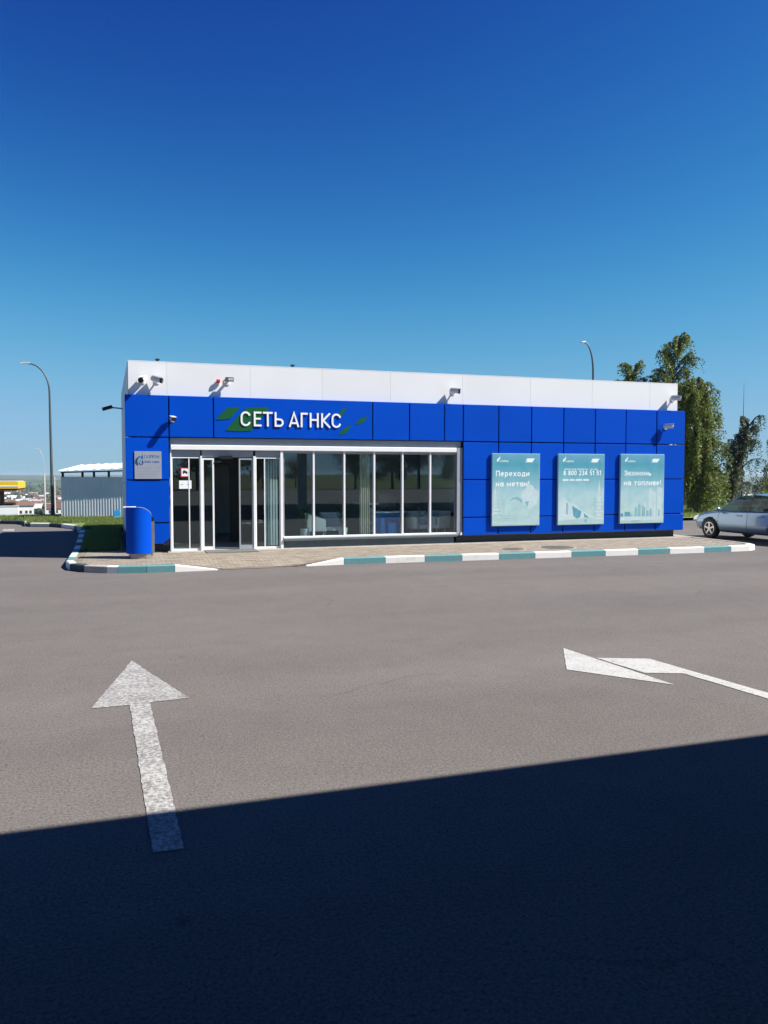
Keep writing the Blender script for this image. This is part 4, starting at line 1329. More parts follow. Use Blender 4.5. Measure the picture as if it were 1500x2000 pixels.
# ================================================================== THINGS IN FRONT
# litter bin
bn = thing('litter_bin', (.27, -1.15, .14), 'blue litter bin with a rounded top and steel front beside the entrance column', 'bin')
def bin_outline(o):
    pts = [(.0 + o, .255), (.565 - o, .255)]
    arc = [(.565 - o - (.30) * (1 - math.cos(t)), 1.00 + (.27 - o) * math.sin(t)) for t in [R(9 * k) for k in range(11)]]
    return pts + arc + [(.0 + o, 1.27 - o)]
build('side_panel', MB().prism(bin_outline(0), 'y', -.995, -.977), M['blue'], bn)
shell = MB()
nx_, ring_ = 20, bin_outline(0)
def bin_top(x):
    u = max(0.0, min(1.0, (x - .265) / .30))
    return 1.0 + .27 * math.sqrt(max(0.0, 1 - u * u))
for k in range(nx_ + 1):
    x = .565 * k / nx_
    y = -1.335 - .15 * math.sin(math.pi * (k / nx_)) ** .8
    shell.v += [(x, y, .255), (x, y, bin_top(x)), (x, y + .012, .255), (x, y + .012, bin_top(x))]
for k in range(nx_):
    a_, b_ = 4 * k, 4 * k + 4
    shell.f += [(a_, b_, b_ + 1, a_ + 1), (a_ + 2, a_ + 3, b_ + 3, b_ + 2), (a_ + 1, b_ + 1, b_ + 3, a_ + 3), (a_, a_ + 2, b_ + 2, b_)]
build('front_shell', shell, M['blue'], bn, smooth=False)
build('body', MB().prism([(x, z + (0.0 if z < .3 else 0)) for x, z in bin_outline(.02)], 'y', -1.326, -.996), M['steel'], bn)
build('base', MB().prism([(.05, -1.0), (.56, -1.0), (.56, -1.33), (.42, -1.42), (.25, -1.43), (.10, -1.37)], 'z', .142, .254), M['steel'], bn)
build('front_flap', MB().box(.535, .60, -1.375, -.975, .262, .955), M['steel'], bn)
build('opening', MB().box(.54, .592, -1.37, -.98, .956, 1.05), M['black'], bn)
build('edge_trim', MB().tube([(.565 * k / 20, -1.337 - .15 * math.sin(math.pi * (k / 20)) ** .8, bin_top(.565 * k / 20) + .004) for k in range(20)], .006, 6), M['alu_grey'], bn)
build('top_lip', MB().box(-.05, .22, -1.36, -.97, 1.268, 1.277), M['alu_white'], bn)

mt = tag(build('door_mat', MB().box(1.80, 3.02, -.66, -.02, .1445, .156), M['mat']), 'grey door mat lying on the paving before the open door', 'mat')
for x, y, rx, lab in ((9.12, -1.95, .33, 'grey iron manhole cover in the paving, the smaller one towards the windows'), (10.39, -1.90, .47, 'grey iron manhole cover in the paving, the wider one below the second poster')):
    mh = thing('manhole_cover', (x, y, .14), lab, 'manhole cover', 'manhole covers in the paving')
    build('rim', MB().lathe([(rx, -.03), (rx, .006), (rx - .05, .006), (rx - .05, -.03)], (x, y, .14), 28), M['concrete'], mh)
    build('lid', MB().lathe([(rx - .055, -.02), (rx - .055, .009), (rx * .6, .012), (rx * .3, .009), (.03, .012)], (x, y, .14), 28), M['iron'], mh)

# ------------------------------------------------------------------ street lamps
def street_lamp(x, y, h, arm, label, m='galv', r=.075, z0=0):
    t = thing('street_lamp', (x, y, z0), label, 'street lamp', 'street lamps')
    dx, dy = arm
    L_ = math.hypot(dx, dy)
    build('base_flange', MB().lathe([(r * 2.2, 0), (r * 2.2, .05), (r * 1.5, .06), (r * 1.2, .35)], (x, y, z0), 12), M[m], t)
    path, rad = [], []
    for k in range(9):
        f = k / 8
        path.append((x + dx * .03 * f, y + dy * .03 * f, z0 + .05 + (h - 1.35) * f))
        rad.append(r * (1 - .42 * f))
    for k in range(1, 10):
        a = R(90 * k / 9)
        path.append((x + dx * (.03 + .80 * (1 - math.cos(a))), y + dy * (.03 + .80 * (1 - math.cos(a))), z0 + h - 1.30 + 1.25 * math.sin(a)))
        rad.append(r * (.58 - .25 * k / 9))
    build('pole', MB().tube(path, rad, 10), M[m], t, smooth=True)
    e = Vector(path[-1])
    d = Vector((dx, dy, 0)).normalized()
    q = d.cross(Vector((0, 0, 1))) * .09
    hd = MB()
    a0, a1 = e + d * -.05, e + d * (.27 * L_)
    hd.v = [tuple(v) for v in (a0 - q * .6, a0 + q * .6, a1 + q, a1 - q, a0 - q * .4 + Vector((0, 0, .07)), a0 + q * .4 + Vector((0, 0, .07)), a1 + q * .5 + Vector((0, 0, .05)), a1 - q * .5 + Vector((0, 0, .05)))]
    hd.f = [(0, 3, 2, 1), (4, 5, 6, 7), (0, 1, 5, 4), (1, 2, 6, 5), (2, 3, 7, 6), (3, 0, 4, 7)]
    build('lamp_head', hd, M['galv_pale'], t)
    return t
street_lamp(-3.10, 18.72, 6.95, (-1.10, .35), 'tall grey street lamp with a curved arm left of the grey enclosure', z0=.0)
street_lamp(18.57, 9.18, 7.50, (-.45, .15), 'grey street lamp rising behind the white parapet', z0=0)
street_lamp(-5.82, 45.6, 5.5, (-.55, .18), 'slim pale street lamp farther off, left of the tall one', 'galv_pale', .028, z0=-1.55)
for x, y, z0, h, lab in ((-9.35, 99.4, -4.7, 6.3, 'thin pale pole far behind the lamp, the right of two'), (-11.6, 110.6, -5.2, 7.3, 'thin pale pole far behind the lamp, the left of two')):
    t = thing('utility_pole', (x, y, z0), lab, 'pole', 'pale poles in the valley')
    build('pole', MB().cyl((x, y, z0), (x, y, z0 + h), .16, .10, 8), M['galv_pale'], t)
    build('crossbar', MB().box(x - .5, x + .5, y - .05, y + .05, z0 + h - .35, z0 + h - .25), M['galv_pale'], t)
t = thing('antenna_mast', (52.0, 37.1, -2), 'thin dark mast rising above the far tree at the right', 'mast')
build('mast', MB().cyl((52.0, 37.1, -2), (52.0, 37.1, 5.5), .10, .06, 8), M['galv'], t)
build('antenna', MB().cyl((52.0, 37.1, 5.5), (52.0, 37.1, 10.0), .04, .012, 6).box(51.6, 52.4, 37.08, 37.12, 6.6, 6.66), M['galv'], t)

# ------------------------------------------------------------------ grey enclosure with white canopy
en = thing('bin_enclosure', (-.9, 17.6, .1), 'pale grey profiled sheet enclosure with a white corrugated roof on black posts', 'enclosure')
def corrugate(x0, y0, x1, y1, z0, z1, pitch=.12, amp=.004):
    mb = MB()
    L_ = math.hypot(x1 - x0, y1 - y0)
    n = int(L_ / pitch * 4)
    ux, uy = (x1 - x0) / L_, (y1 - y0) / L_
    for k in range(n + 1):
        s = L_ * k / n
        o = (amp if (k % 4) in (1, 2) else -amp)
        x, y = x0 + ux * s - uy * o, y0 + uy * s + ux * o
        mb.v += [(x, y, z0), (x, y, z1)]
    mb.f = [(2 * k, 2 * k + 2, 2 * k + 3, 2 * k + 1) for k in range(n)]
    return mb
build('front_sheet', corrugate(-2.62, 17.2, 2.2, 15.68, .10, 1.86), M['shed_wall'], en, fix=False)
build('side_sheet', corrugate(-2.62, 17.2, -1.9, 19.4, .10, 1.86), M['shed_wall'], en, fix=False)
build('back_sheet', corrugate(-1.9, 19.4, 2.9, 17.9, .05, 1.86), M['shed_wall'], en, fix=False)
build('top_rail', MB().tube([(-2.62, 17.23, 1.85), (2.2, 15.71, 1.85)], .025, 6), M['shed_wall'], en)
for x, y in ((-2.55, 17.26), (-1.27, 16.86), (-.66, 16.68), (1.2, 16.1), (-1.85, 19.3), (1.2, 18.35)):
    build('post', MB().box(x - .05, x + .05, y - .05, y + .05, .1, 2.10), M['post_black'], en)
rf = MB()
n = 84
A0, A1 = Vector((-2.80, 17.05, 2.13)), Vector((2.3, 15.45, 2.36))
B0, B1 = Vector((-2.0, 19.75, 2.42)), Vector((3.1, 18.15, 2.60))
for k in range(n + 1):
    t = k / n
    dz = .014 if (k % 6) in (1, 2) else (-.014 if (k % 6) in (4, 5) else 0)
    t2 = min(t, .46) / .46
    lift = .03 * math.sin(min(1, t2) * 1.57)
    rf.v += [tuple(A0.lerp(A1, t) + Vector((0, 0, dz))), tuple(B0.lerp(B1, t) + Vector((0, 0, dz + lift)))]
    rf.v += [tuple(A0.lerp(A1, t) + Vector((0, 0, dz - .012))), tuple(B0.lerp(B1, t) + Vector((0, 0, dz + lift - .012)))]
for k in range(n):
    a, b = 4 * k, 4 * k + 4
    rf.f += [(a, b, b + 1, a + 1), (a + 2, a + 3, b + 3, b + 2), (a, a + 2, b + 2, b), (a + 1, b + 1, b + 3, a + 3)]
build('canopy_sheet', rf, M['shed_roof'], en, fix=False)
build('canopy_rail', MB().tube([(-2.62, 17.12, 2.07), (2.2, 15.6, 2.20)], .03, 6).tube([(-1.9, 19.5, 2.35), (2.9, 18.0, 2.5)], .03, 6), M['post_black'], en)
cn = thing('plastic_canister', (-.32, 15.7, .115), 'small bright blue plastic canister standing on the grass before the grey enclosure', 'canister')
build('body', MB().prism([(-.46, .20), (-.20, .20), (-.20, .42), (-.26, .48), (-.40, .48), (-.46, .42)], 'y', 15.60, 15.78), M['canister'], cn)
build('cap', MB().cyl((-.33, 15.69, .48), (-.33, 15.69, .53), .04), M['canister'], cn)
build('plinth', MB().box(-.48, -.16, 15.58, 15.80, .10, .199), M['white_wall'], cn)

# ------------------------------------------------------------------ car
def make_car(loc, rz, label):
    t = thing('parked_car', (0, 0, 0), label, 'car')
    st_ = [(-2.20, .66, .36, .78, .83), (-2.10, .77, .27, .87, .92), (-1.80, .82, .23, .92, .965), (-1.30, .845, .21, .93, .97), (-.70, .852, .20, .915, .95), (0, .855, .20, .895, .93),
           (.70, .852, .20, .875, .92), (1.02, .845, .20, .855, .915), (1.40, .835, .22, .805, .885), (1.80, .805, .22, .735, .82), (2.03, .735, .24, .655, .735), (2.14, .60, .31, .56, .60)]
    bm = bmesh.new()
    rings = []
    for (x, w, zb, zs, zd) in st_:
        half = [(w * .80, zb), (w * .955, zb + .07), (w, zb + .27), (w * .995, zs - .17), (w * .965, zs - .035), (w * .86, zs + (zd - zs) * .45), (w * .45, zs + (zd - zs) * .9)]
        pts = [(0, zb)] + half + [(0, zd)] + [(-a, b) for a, b in reversed(half)]
        rings.append([bm.verts.new((x, a, b)) for a, b in pts])
    k = len(rings[0])
    for a, b in zip(rings, rings[1:]):
        for i in range(k):
            bm.faces.new((a[i], a[(i + 1) % k], b[(i + 1) % k], b[i]))
    bm.faces.new(rings[0])
    bm.faces.new(list(reversed(rings[-1])))
    bmesh.ops.recalc_face_normals(bm, faces=bm.faces)
    me = bpy.data.meshes.new('body')
    bm.to_mesh(me)
    bm.free()
    tmp = bpy.data.objects.new('body_tmp', me)
    COL.objects.link(tmp)
    sd_ = tmp.modifiers.new('s', 'SUBSURF')
    sd_.levels = 2
    cut = MB()
    for ax in (1.30, -1.30):
        for s in (-1, 1):
            cut.cyl((ax, s * .52, .30), (ax, s * 1.2, .30), .365, n=32)
    cme = bpy.data.meshes.new('cut')
    cme.from_pydata(cut.v, [], cut.f)
    cb = bmesh.new()
    cb.from_mesh(cme)
    bmesh.ops.recalc_face_normals(cb, faces=cb.faces)
    cb.to_mesh(cme)
    cb.free()
    co = bpy.data.objects.new('cut_tmp', cme)
    COL.objects.link(co)
    bo = tmp.modifiers.new('b', 'BOOLEAN')
    bo.operation = 'DIFFERENCE'
    bo.object = co
    bo.solver = 'EXACT'
    dg = bpy.context.evaluated_depsgraph_get()
    me2 = bpy.data.meshes.new_from_object(tmp.evaluated_get(dg))
    bpy.data.objects.remove(tmp)
    bpy.data.objects.remove(co)
    # cut the four doors out with a narrow seam
    bm = bmesh.new()
    bm.from_mesh(me2)
    ed = (.93, -.20, -.98)
    G2 = .007
    planes = []
    for e in ed:
        planes += [((e - G2, 0, 0), (1, 0, 0)), ((e + G2, 0, 0), (1, 0, 0))]
    planes += [((0, 0, .265), (0, 0, 1)), ((0, 0, .28), (0, 0, 1)), ((0, 0, .84), (0, 0, 1))]
    for co_, no in planes:
        bmesh.ops.bisect_plane(bm, geom=bm.verts[:] + bm.edges[:] + bm.faces[:], plane_co=co_, plane_no=no, dist=1e-5)
    doors = {}
    dead = []
    for f in bm.faces:
        c = f.calc_center_median()
        if abs(c.y) < .66 or c.z > .86 + .02 or c.z < .262:
            continue
        if not (ed[2] - G2 - 1e-4 < c.x < ed[0] + G2 + 1e-4):
            continue
        if c.z > .84: continue
        if c.z < .282 or any(abs(c.x - e) < G2 for e in ed):
            dead.append(f)
            continue
        key = (0 if c.x > ed[1] else 1, 1 if c.y > 0 else -1)
        doors.setdefault(key, []).append(f)
    door_objs = {}
    for key, fs in doors.items():
        vm = {}
        vs, ff = [], []
        for f in fs:
            idx = []
            for v in f.verts:
                if v not in vm:
                    vm[v] = len(vs)
                    vs.append(tuple(v.co))
                idx.append(vm[v])
            ff.append(tuple(idx))
        dm = bpy.data.meshes.new('door')
        dm.from_pydata(vs, [], ff)
        dm.shade_smooth()
        door_objs[key] = link_mesh('door', dm, M['car_paint'], t)
    bmesh.ops.delete(bm, geom=dead + [f for fs in doors.values() for f in fs], context='FACES')
    bm.to_mesh(me2)
    bm.free()
    me2.materials.clear()
    me2.shade_smooth()
    link_mesh('body', me2, M['car_paint'], t).name = 'body'
    build('inner_shell', MB().box(-1.9, 1.9, -.50, .50, .24, .82).box(-1.0, .95, -.78, .78, .30, .80), M['black'], t)
    for sx_ in (.35, -.75):
        for sy_ in (-.38, .38):
            build('seat', MB().box(sx_ - .12, sx_ + .02, sy_ - .24, sy_ + .24, .45, 1.02).box(sx_ - .10, sx_ - .02, sy_ - .12, sy_ + .12, 1.04, 1.20), M['black'], t)
    for (d, s), o in door_objs.items():
        hx = .02 if d == 0 else -.80
        build('handle', MB().tube([(hx - .02, s * .862, .765), (hx + .09, s * .872, .77), (hx + .18, s * .862, .765)], .014, 8), M['car_paint'], o)
        lo, hi = ((-.19, .92) if d == 0 else (-.97, -.21))
        build('rub_strip', MB().box(lo, hi, s * .852, s * .866, .50, .53), M['car_paint'], o)
    # greenhouse: panes between roof and pillars
    def side(xb, xt, zb, zt, s):
        return (xb, s * (.785), zb), (xt, s * .575, zt)
    Pb = [(1.06, .865), (.93, .875), (-.16, .905), (-.24, .905), (-1.00, .925), (-1.08, .925), (-1.62, .94)]
    Pt = [(.40, 1.315), (.33, 1.325), (-.19, 1.385), (-.26, 1.387), (-.80, 1.36), (-.88, 1.352), (-1.06, 1.325)]
    def pb(i, s, o=0): return Vector((Pb[i][0], s * (.79 - (.06 if i in (0, 6) else 0) + o), Pb[i][1]))
    def pt(i, s, o=0): return Vector((Pt[i][0], s * (.585 - (.02 if i in (0, 6) else 0) + o), Pt[i][1]))
    def bulge(i, s, f, o=0):
        p = pb(i, s, o).lerp(pt(i, s, o), f)
        p.y += s * .035 * math.sin(math.pi * f)
        return p
    def strip(mb, i, j, s, o):
        n = 5
        for q in range(n):
            a, b = q / n, (q + 1) / n
            mb.quad(bulge(i, s, a, o), bulge(j, s, a, o), bulge(j, s, b, o), bulge(i, s, b, o))
    for s in (-1, 1):
        for nm, i, j in (('side_window', 1, 2), ('side_window', 3, 4)):
            w = MB()
            strip(w, i, j, s, -.006)
            build(nm, w, M['car_glass'], t, smooth=True)
        w = MB()
        for i, j in ((0, 1), (4, 5), (5, 6)):
            strip(w, i, j, s, 0)
        build('pillar', w, M['car_paint'], t, smooth=True)
        w = MB()
        strip(w, 2, 3, s, 0)
        build('door_pillar', w, M['black'], t, smooth=True)
        mi = MB().tube([(.84, s * .80, .90), (.86, s * .90, .93), (.86, s * 1.0, .94)], [.03, .06, .055], 10)
        build('mirror', mi, M['car_paint'], t, smooth=True)
        hl = MB().prism([(1.93, .56), (2.10, .54), (2.06, .66), (1.86, .72)], 'y', s * .50, s * .735)
        build('headlight', hl, M['lamp_clear'], t)
        build('tail_light', MB().prism([(-2.165, .62), (-2.13, .82), (-1.98, .86), (-2.0, .66)], 'y', s * .52, s * .80), M['lamp_red'], t)
    def grid(i, wy):
        return None
    def screen(name, i, zc, m, sgn):
        w = MB()
        n = 8
        for a in range(n):
            for b in range(4):
                def P(u, v):
                    p0 = pb(i, -1).lerp(pb(i, 1), u)
                    p1 = pt(i, -1).lerp(pt(i, 1), u)
                    p = p0.lerp(p1, v)
                    k = 1 - (2 * u - 1) ** 2
                    p.x += sgn * .12 * k * (1 - .5 * v)
                    p.z += .03 * k
                    return p
                w.quad(P(a / n, b / 4), P((a + 1) / n, b / 4), P((a + 1) / n, (b + 1) / 4), P(a / n, (b + 1) / 4))
        return build(name, w, M[m], t, smooth=True)
    screen('windscreen', 0, 0, 'car_glass', 1)
    screen('rear_window', 6, 0, 'car_glass', -1)
    rfm = MB()
    cols = [0, 1, 2, 3, 4, 5, 6]
    n = 8
    for i, j in zip(cols, cols[1:]):
        for a in range(n):
            def Q(i_, u):
                p = pt(i_, -1).lerp(pt(i_, 1), u)
                k = 1 - (2 * u - 1) ** 2
                p.z += .035 * k
                if i_ == 0: p.x += .06 * k
                if i_ == 6: p.x -= .06 * k
                return p
            rfm.quad(Q(i, a / n), Q(i, (a + 1) / n), Q(j, (a + 1) / n), Q(j, a / n))
    build('roof', rfm, M['car_paint'], t, smooth=True)
    build('front_bumper_vent', MB().box(2.06, 2.125, -.42, .42, .33, .42), M['black'], t)
    build('front_grille', MB().box(2.085, 2.128, -.36, .36, .50, .575), M['black'], t)
    for ax in (1.30, -1.30):
        for s in (-1, 1):
            ty = MB().lathe([(.20, -.085), (.285, -.095), (.305, -.07), (.308, 0), (.305, .07), (.285, .095), (.20, .085)], (ax, s * .755, .308), 28, 'y')
            w = build('wheel', ty, M['tyre'], t, smooth=True)
            rm = MB().lathe([(.205, s * .06), (.205, s * .088), (.185, s * .09), (.18, s * .05), (.02, s * .045)], (ax, s * .755, .308), 28, 'y')
            for q in range(5):
                a = 2 * math.pi * q / 5 + .3
                c_, s_ = math.cos(a), math.sin(a)
                px, pz = -s_ * .028, c_ * .028
                y0, y1 = s * .755 + s * .052, s * .755 + s * .088
                n0 = len(rm.v)
                for yy in (y0, y1):
                    rm.v += [(ax + c_ * .03 + px, yy, .308 + s_ * .03 + pz), (ax + c_ * .19 + px * .9, yy, .308 + s_ * .19 + pz * .9), (ax + c_ * .19 - px * .9, yy, .308 + s_ * .19 - pz * .9), (ax + c_ * .03 - px, yy, .308 + s_ * .03 - pz)]
                rm.f += [tuple(n0 + i for i in q_) for q_ in ((0, 1, 2, 3), (4, 7, 6, 5), (0, 4, 5, 1), (1, 5, 6, 2), (2, 6, 7, 3), (3, 7, 4, 0))]
            rm.cyl((ax, s * .755 + s * .05, .308), (ax, s * .755 + s * .094, .308), .04, n=12)
            build('rim', rm, M['rim'], w)
    t.location = loc
    t.rotation_euler = (0, 0, rz)
    return t
# the left front wheel of the car touches the road at about (17.3, 0.7); nose pointing away from the camera
make_car((17.38 + .80, .72 - 1.30, 0), R(92.5), 'light blue sedan parked beside the right end of the pavement, cut by the frame')

# ------------------------------------------------------------------ trees
def birch(loc, H, spread, nl, ns, base, seed, leaf='birch_leaf', lean=(0, 0), leaf_size=.075, label='', trunk_r=.14, droop=1.6, env=None, name='birch_tree', bark='birch_bark', group='trees behind the building'):
    """weeping tree: tapering trunk, arching limbs, hanging twigs set with small leaves"""
    rnd = random.Random(seed)
    t = thing(name, loc, label, 'tree', group)
    x0, y0, z0 = loc
    tp = []
    for k in range(10):
        f = k / 9
        tp.append(Vector((x0 + lean[0] * f + .12 * math.sin(f * 4 + seed) * f, y0 + lean[1] * f + .12 * math.cos(f * 5 + seed) * f, z0 + H * .93 * f)))
    build('trunk', MB().tube(tp, [trunk_r * (1 - .88 * k / 9) for k in range(10)], 8), M[bark], t, smooth=True)
    lb, lf = MB(), MB()
    def add_leaf(p, s):
        a = Vector((rnd.gauss(0, 1), rnd.gauss(0, 1), rnd.gauss(-.9, .7))).normalized() * s
        b = a.cross(Vector((rnd.gauss(0, 1), rnd.gauss(0, 1), rnd.gauss(0, 1)))).normalized() * s * .42
        n = len(lf.v)
        lf.v += [tuple(p), tuple(p + a * .5 + b), tuple(p + a), tuple(p + a * .5 - b)]
        lf.f.append((n, n + 1, n + 2, n + 3))
    for i in range(nl):
        f = base + (1 - base) * ((i + rnd.random()) / nl)
        k = min(8, int(f * 9))
        p0 = tp[k].lerp(tp[k + 1], f * 9 - k)
        e = (env(f) if env else math.sin(math.pi * min(1, (1 - f) * .75 + .2))) * spread
        a = rnd.uniform(0, 6.28)
        out = Vector((math.cos(a), math.sin(a), 0))
        Lr = e * rnd.uniform(.55, 1.1)
        up = H * .06 + Lr * rnd.uniform(.25, .7)
        path = []
        for q in range(6):
            g_ = q / 5
            path.append(p0 + out * Lr * g_ + Vector((0, 0, up * math.sin(g_ * 1.9) - .12 * Lr * g_ * g_)) + Vector((rnd.gauss(0, .04), rnd.gauss(0, .04), 0)))
        lb.tube(path, [trunk_r * .30 * (1 - .85 * q / 5) + .004 for q in range(6)], 5)
        for s in range(ns):
            g_ = .15 + .85 * rnd.random()
            q = min(4, int(g_ * 5))
            p = path[q].lerp(path[q + 1], g_ * 5 - q)
            dl = droop * rnd.uniform(.25, 1.0)
            sway = Vector((rnd.gauss(0, .16), rnd.gauss(0, .16), 0)) + out * .12
            nn = max(4, int(dl / .042))
            for j in range(nn):
                h = j / nn
                pp = p + sway * math.sqrt(h) * dl * .6 + Vector((0, 0, -dl * h + .12 * math.sin(h * 3)))
                if pp.z < z0 + .15: break
                if rnd.random() < .86:
                    add_leaf(pp + Vector((rnd.gauss(0, .035), rnd.gauss(0, .035), rnd.gauss(0, .03))), leaf_size * rnd.uniform(.7, 1.35))
    build('limb', lb, M['bark'], t, smooth=True)
    build('crown', lf, M[leaf], t, fix=False)
    return t
# big weeping birch right of the building, taller loose birch behind the roof, two with leaves coloured dark, as against the light, farther right
birch((27.05, 13.0, .0), 6.75, 1.68, 70, 30, .08, 21, leaf_size=.085, label='full weeping birch reaching to the ground just right of the building', droop=1.7, env=lambda f: (.95 if f < .80 else .95 - .55 * (f - .80) / .20) * (.74 + .36 * math.sin(f * 37) ** 2))
birch((30.0, 19.4, -.1), 10.3, 3.2, 54, 24, .40, 33, leaf_size=.095, lean=(.9, -.1), label='taller loose birch showing above the right end of the white parapet', droop=.95, env=lambda f: (1.25 - f * .95) * (.65 + .5 * math.sin(f * 29) ** 2))
birch((28.3, 20.6, -.1), 8.7, 2.7, 40, 22, .42, 35, leaf_size=.095, lean=(.2, 0), label='lower birch top left of the taller one behind the parapet', droop=.9, env=lambda f: (1.2 - f * .9) * (.65 + .5 * math.sin(f * 31) ** 2))
birch((40.4, 25.6, -.45), 6.4, 2.1, 44, 24, .10, 41, 'birch_leaf_dark', leaf_size=.095, lean=(1.25, -.2), label='leaning birch with gaps behind the parked car, leaf colour darkened as if against the light', droop=1.2, trunk_r=.2, bark='bark', env=lambda f: (1.15 - f * .7) * (.6 + .55 * math.sin(f * 33) ** 2))
birch((47.8, 28.4, -.7), 5.6, 2.0, 36, 22, .12, 43, 'birch_leaf_dark', leaf_size=.095, lean=(.2, 0), label='birch at the right edge beyond the leaning one, leaf colour darkened as if against the light', droop=1.2, trunk_r=.15, bark='bark')
birch((32.2, 13.6, 0), 1.7, .9, 14, 12, .05, 51, 'birch_leaf', label='low bush at the foot of the weeping birch before the verge', droop=.7, trunk_r=.05, name='bush', bark='bark', group='low bushes on the right verge')
birch((36.5, 18.5, 0), 1.8, 1.2, 16, 12, .05, 53, 'birch_leaf_dark', label='dark low bush behind the parked car', droop=.7, trunk_r=.05, name='bush', bark='bark', group='low bushes on the right verge')

# ------------------------------------------------------------------ far petrol station at the left
fs = thing('fuel_canopy', (-20, 90, -4.4), 'yellow petrol station canopy far off at the left edge', 'canopy')
build('canopy_fascia', MB().box(-27, -12.8, 89.5, 97, .18, 1.02), M['yellow'], fs)
build('canopy_roof', MB().box(-26.8, -13.0, 89.7, 96.8, 1.02, 1.12), M['roof_grey'], fs)
build('canopy_soffit', MB().box(-26.9, -12.9, 89.6, 96.9, -.12, .178), M['brown'], fs)
build('fascia_stripe', MB().box(-27.02, -12.78, 89.46, 89.498, .42, .54), M['white_wall'], fs)
for x in (-15.2, -21):
    build('column', MB().box(x - .25, x + .25, 93, 93.5, -4.5, -.122), M['brown'], fs)
kiosk = thing('kiosk', (-16.6, 96, -4.6), 'small brown kiosk under the yellow canopy', 'kiosk')
build('wall', MB().box(-21, -14.6, 99, 102, -4.9, -2.0), M['brown'], kiosk)
build('roof', MB().box(-21.2, -14.4, 98.8, 102.2, -2.0, -1.8), M['roof_brown'], kiosk)
ww = thing('white_wall', (-16, 79.1, -3.6), 'plain white wall standing on the grass below the yellow canopy', 'wall')
build('wall_panel', MB().box(-26, -11.62, 79.0, 79.3, -4.5, -1.68), M['white_wall'], ww)
build('coping', MB().box(-26.1, -11.56, 78.95, 79.35, -1.679, -1.62), M['white_wall'], ww)

# ------------------------------------------------------------------ town in the valley
def house_proto(k):
    t = thing('house', (0, 0, 0), 'small pale far house in the valley', 'house', 'far houses in the valley')
    w, d, h, r_ = ((9, 7, 3.0, 2.2), (12, 7, 3.0, 2.6), (7, 7, 4.6, 2.0))[k]
    build('wall', MB().box(-w / 2, w / 2, -d / 2, d / 2, -2, h), M['house_wall'], t)
    rf_ = MB()
    rf_.prism([(-d / 2 - .4, h), (d / 2 + .4, h), (0, h + r_)], 'x', -w / 2 - .4, w / 2 + .4)
    build('roof', rf_, M[('roof_brown', 'roof_grey', 'roof_brown')[k]], t)
    for x in (-w * .28, w * .05, w * .3):
        build('window', MB().box(x - .5, x + .5, -d / 2 - .06, -d / 2 - .005, 1.0, 2.3), M['far_window'], t)
    return t
protos = [house_proto(k) for k in range(3)]
hr = random.Random(77)
camp = Vector((0, -19.5))
spots = []
def sector(n, px0, px1, d0, d1):
    k = 0
    while k < n:
        px = hr.uniform(px0, px1)
        d = d0 * (d1 / d0) ** hr.random()
        a = math.atan((px - 750) / 1539) + R(18.187)
        x, y = camp.x + d * math.sin(a) / math.cos(a - R(18.187)), camp.y + d * math.cos(a) / math.cos(a - R(18.187))
        if all((x - p[0]) ** 2 + (y - p[1]) ** 2 > 144 for p in spots):
            spots.append((x, y))
        k += 1
sector(150, -40, 170, 420, 1500)
sector(50, 1340, 1580, 430, 1700)
first = set()
for i, (x, y) in enumerate(spots):
    k = hr.choice((0, 1, 2, 0))
    h_ = protos[k] if k not in first else copy_tree(protos[k])
    first.add(k)
    h_.location = (x, y, terr_z(x, y))
    h_.rotation_euler = (0, 0, hr.uniform(-.6, .6))
    h_['label'] = ('small pale far house with a brown roof in the valley', 'long pale far house with a grey roof in the valley', 'tall narrow far house with a brown roof in the valley')[0 if k == 0 else k]
for p_, k in ((protos[i], i) for i in range(3)):
    if k not in first:
        p_.location = (-60, 400, terr_z(-60, 400))
# a nearer row just below the crest
for (x, y, rz, lab, k) in ((-31, 372, .25, 'house with a dark brown roof just below the grass crest beside the white wall', 0), (-22, 385, -.1, 'pale house half hidden by the tall lamp post', 1), (-9, 396, .3, 'grey roofed house beside the grey enclosure', 1), (-44, 380, .1, 'second house above the white wall end', 2),
                           (200, 330, -.5, 'dark roofed house seen between the weeping birch and the car', 0), (222, 350, -.3, 'pale roofed house behind the leaning birch', 1)):
    h_ = copy_tree(protos[k])
    h_.location = (x, y, terr_z(x, y) - .3)
    h_.rotation_euler = (0, 0, rz)
    h_['label'] = lab
    if 'group' in h_: del h_['group']
fe = thing('town_fence', (-22, 350, -17), 'long pale fence below the crest behind the lamp post', 'fence')
for k in range(9):
    build('fence_panel', MB().box(-40 + k * 4.0, -36.1 + k * 4.0, 350, 350.2, -19.5, -15.4 - .2 * (k % 2)), M['galv_pale'], fe)

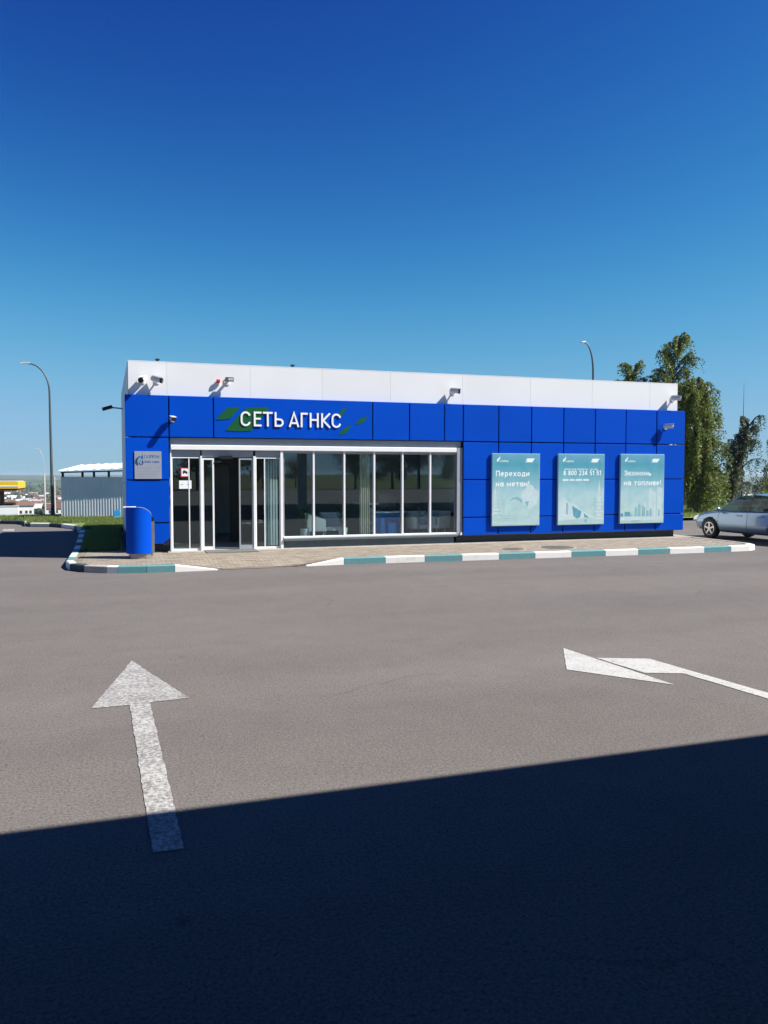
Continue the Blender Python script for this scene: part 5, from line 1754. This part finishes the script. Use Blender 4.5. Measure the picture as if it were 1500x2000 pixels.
def woods():
    rnd = random.Random(9)
    ico = bmesh.new()
    bmesh.ops.create_icosphere(ico, subdivisions=1, radius=1)
    base = [v.co.copy() for v in ico.verts]
    fcs = [tuple(v.index for v in f.verts) for f in ico.faces]
    ico.free()
    mb = MB()
    def clump(x, y, r_):
        z = terr_z(x, y)
        n = len(mb.v)
        for v in base:
            q = r_ * rnd.uniform(.65, 1.3)
            mb.v.append((x + v.x * q, y + v.y * q, z + r_ * .55 + v.z * q * 1.1))
        mb.f.extend(tuple(n + i for i in f) for f in fcs)
    for px0, px1, n, d0, d1 in ((-150, 260, 1500, 380, 1500), (-300, 1800, 1800, 900, 2800), (1310, 1700, 900, 260, 1500)):
        for _ in range(n):
            px = rnd.uniform(px0, px1)
            d = d0 * (d1 / d0) ** rnd.random()
            a = math.atan((px - 750) / 1539) + R(18.187)
            x, y = camp.x + d * math.sin(a) / math.cos(a - R(18.187)), camp.y + d * math.cos(a) / math.cos(a - R(18.187))
            clump(x, y, rnd.uniform(1.0, 2.6) * (1 + d / 1800))
    tag(build('valley_woods', mb, M['wood_leaf'], fix=False, smooth=True), 'scattered green trees and bushes among the far houses', None, None, 'stuff')
woods()

# ------------------------------------------------------------------ behind the camera: station canopy and roadside trees (seen in the glass, casting the foreground shadow)
fc = thing('station_canopy', (0, -24, 0), 'wide filling station canopy overhead that shades the foreground asphalt', 'canopy')
build('fascia', MB().box(-26, 30, -17.22, -17.05, 4.5, 5.6).box(-26, 30, -33.5, -33.33, 4.5, 5.6).box(-26, -25.83, -33.32, -17.23, 4.5, 5.6).box(29.83, 30, -33.32, -17.23, 4.5, 5.6), M['canopy_white'], fc)
build('soffit', MB().box(-25.82, 29.82, -33.32, -17.23, 4.55, 4.7), M['canopy_soffit'], fc)
build('roof_deck', MB().box(-25.82, 29.82, -33.32, -17.23, 5.4, 5.52), M['roof'], fc)
for x in (-18, -6, 9.5, 22):
    build('column', MB().box(x - .22, x + .22, -24.2, -23.76, 0, 4.55), M['canopy_white'], fc)
def roadside_tree(seed, H, rad):
    t = thing('roadside_tree', (0, 0, 0), 'broad leafy tree across the road behind the camera, mirrored in the glass', 'tree', 'roadside trees mirrored in the glass')
    rnd = random.Random(seed)
    build('trunk', MB().tube([(0, 0, 0), (.1, .05, H * .3), (.05, .15, H * .75)], [.22, .17, .06], 8), M['bark'], t)
    lf = MB()
    cl = [(Vector((rnd.gauss(0, rad * .45), rnd.gauss(0, rad * .45), rnd.uniform(H * .25, H * .95))), rnd.uniform(.7, 1.5)) for _ in range(26)]
    for c, r_ in cl:
        for _ in range(260):
            p = c + Vector((rnd.gauss(0, 1), rnd.gauss(0, 1), rnd.gauss(0, .8))) * r_ * .5
            a = Vector((rnd.gauss(0, 1), rnd.gauss(0, 1), rnd.gauss(0, 1))).normalized() * .13
            b = a.orthogonal().normalized() * .08
            n = len(lf.v)
            lf.v += [tuple(p - a), tuple(p + b), tuple(p + a), tuple(p - b)]
            lf.f.append((n, n + 1, n + 2, n + 3))
    build('crown', lf, M['tree_leaf'], t, fix=False)
    return t
rp = [roadside_tree(61, 9.0, 3.0), roadside_tree(62, 7.0, 2.6)]
for i, (x, y, s) in enumerate(((3, -84, 1.1), (9, -86, 1.0), (13.5, -82, 1.2), (18, -88, .9), (30.5, -86, .85), (35, -83, 1.0), (40, -86, 1.25), (45, -84, 1.1), (52, -86, 1.0), (-6, -85, 1.2), (25, -100, .6))):
    o = rp[i] if i < 2 else copy_tree(rp[i % 2])
    o.location = (x, y, -.05)
    o.scale = (s, s, s)
    o.rotation_euler = (0, 0, i * 1.7)

# ------------------------------------------------------------------ air
def haze():
    mb = MB().box(-8990, 8990, -5990, 8990, -110, 13.5)
    m = bpy.data.materials.new('haze_air')
    m.use_nodes = True
    nt = m.node_tree
    nt.nodes.remove(nt.nodes['Principled BSDF'])
    pv = nt.nodes.new('ShaderNodeVolumePrincipled')
    pv.inputs['Color'].default_value = (0.62, 0.76, 0.95, 1)
    pv.inputs['Density'].default_value = 0.00012
    pv.inputs['Anisotropy'].default_value = 0.2
    nt.links.new(pv.outputs[0], nt.nodes['Material Output'].inputs['Volume'])
    tag(build('haze', mb, m), 'pale blue air over the valley', None, None, 'stuff')
haze()
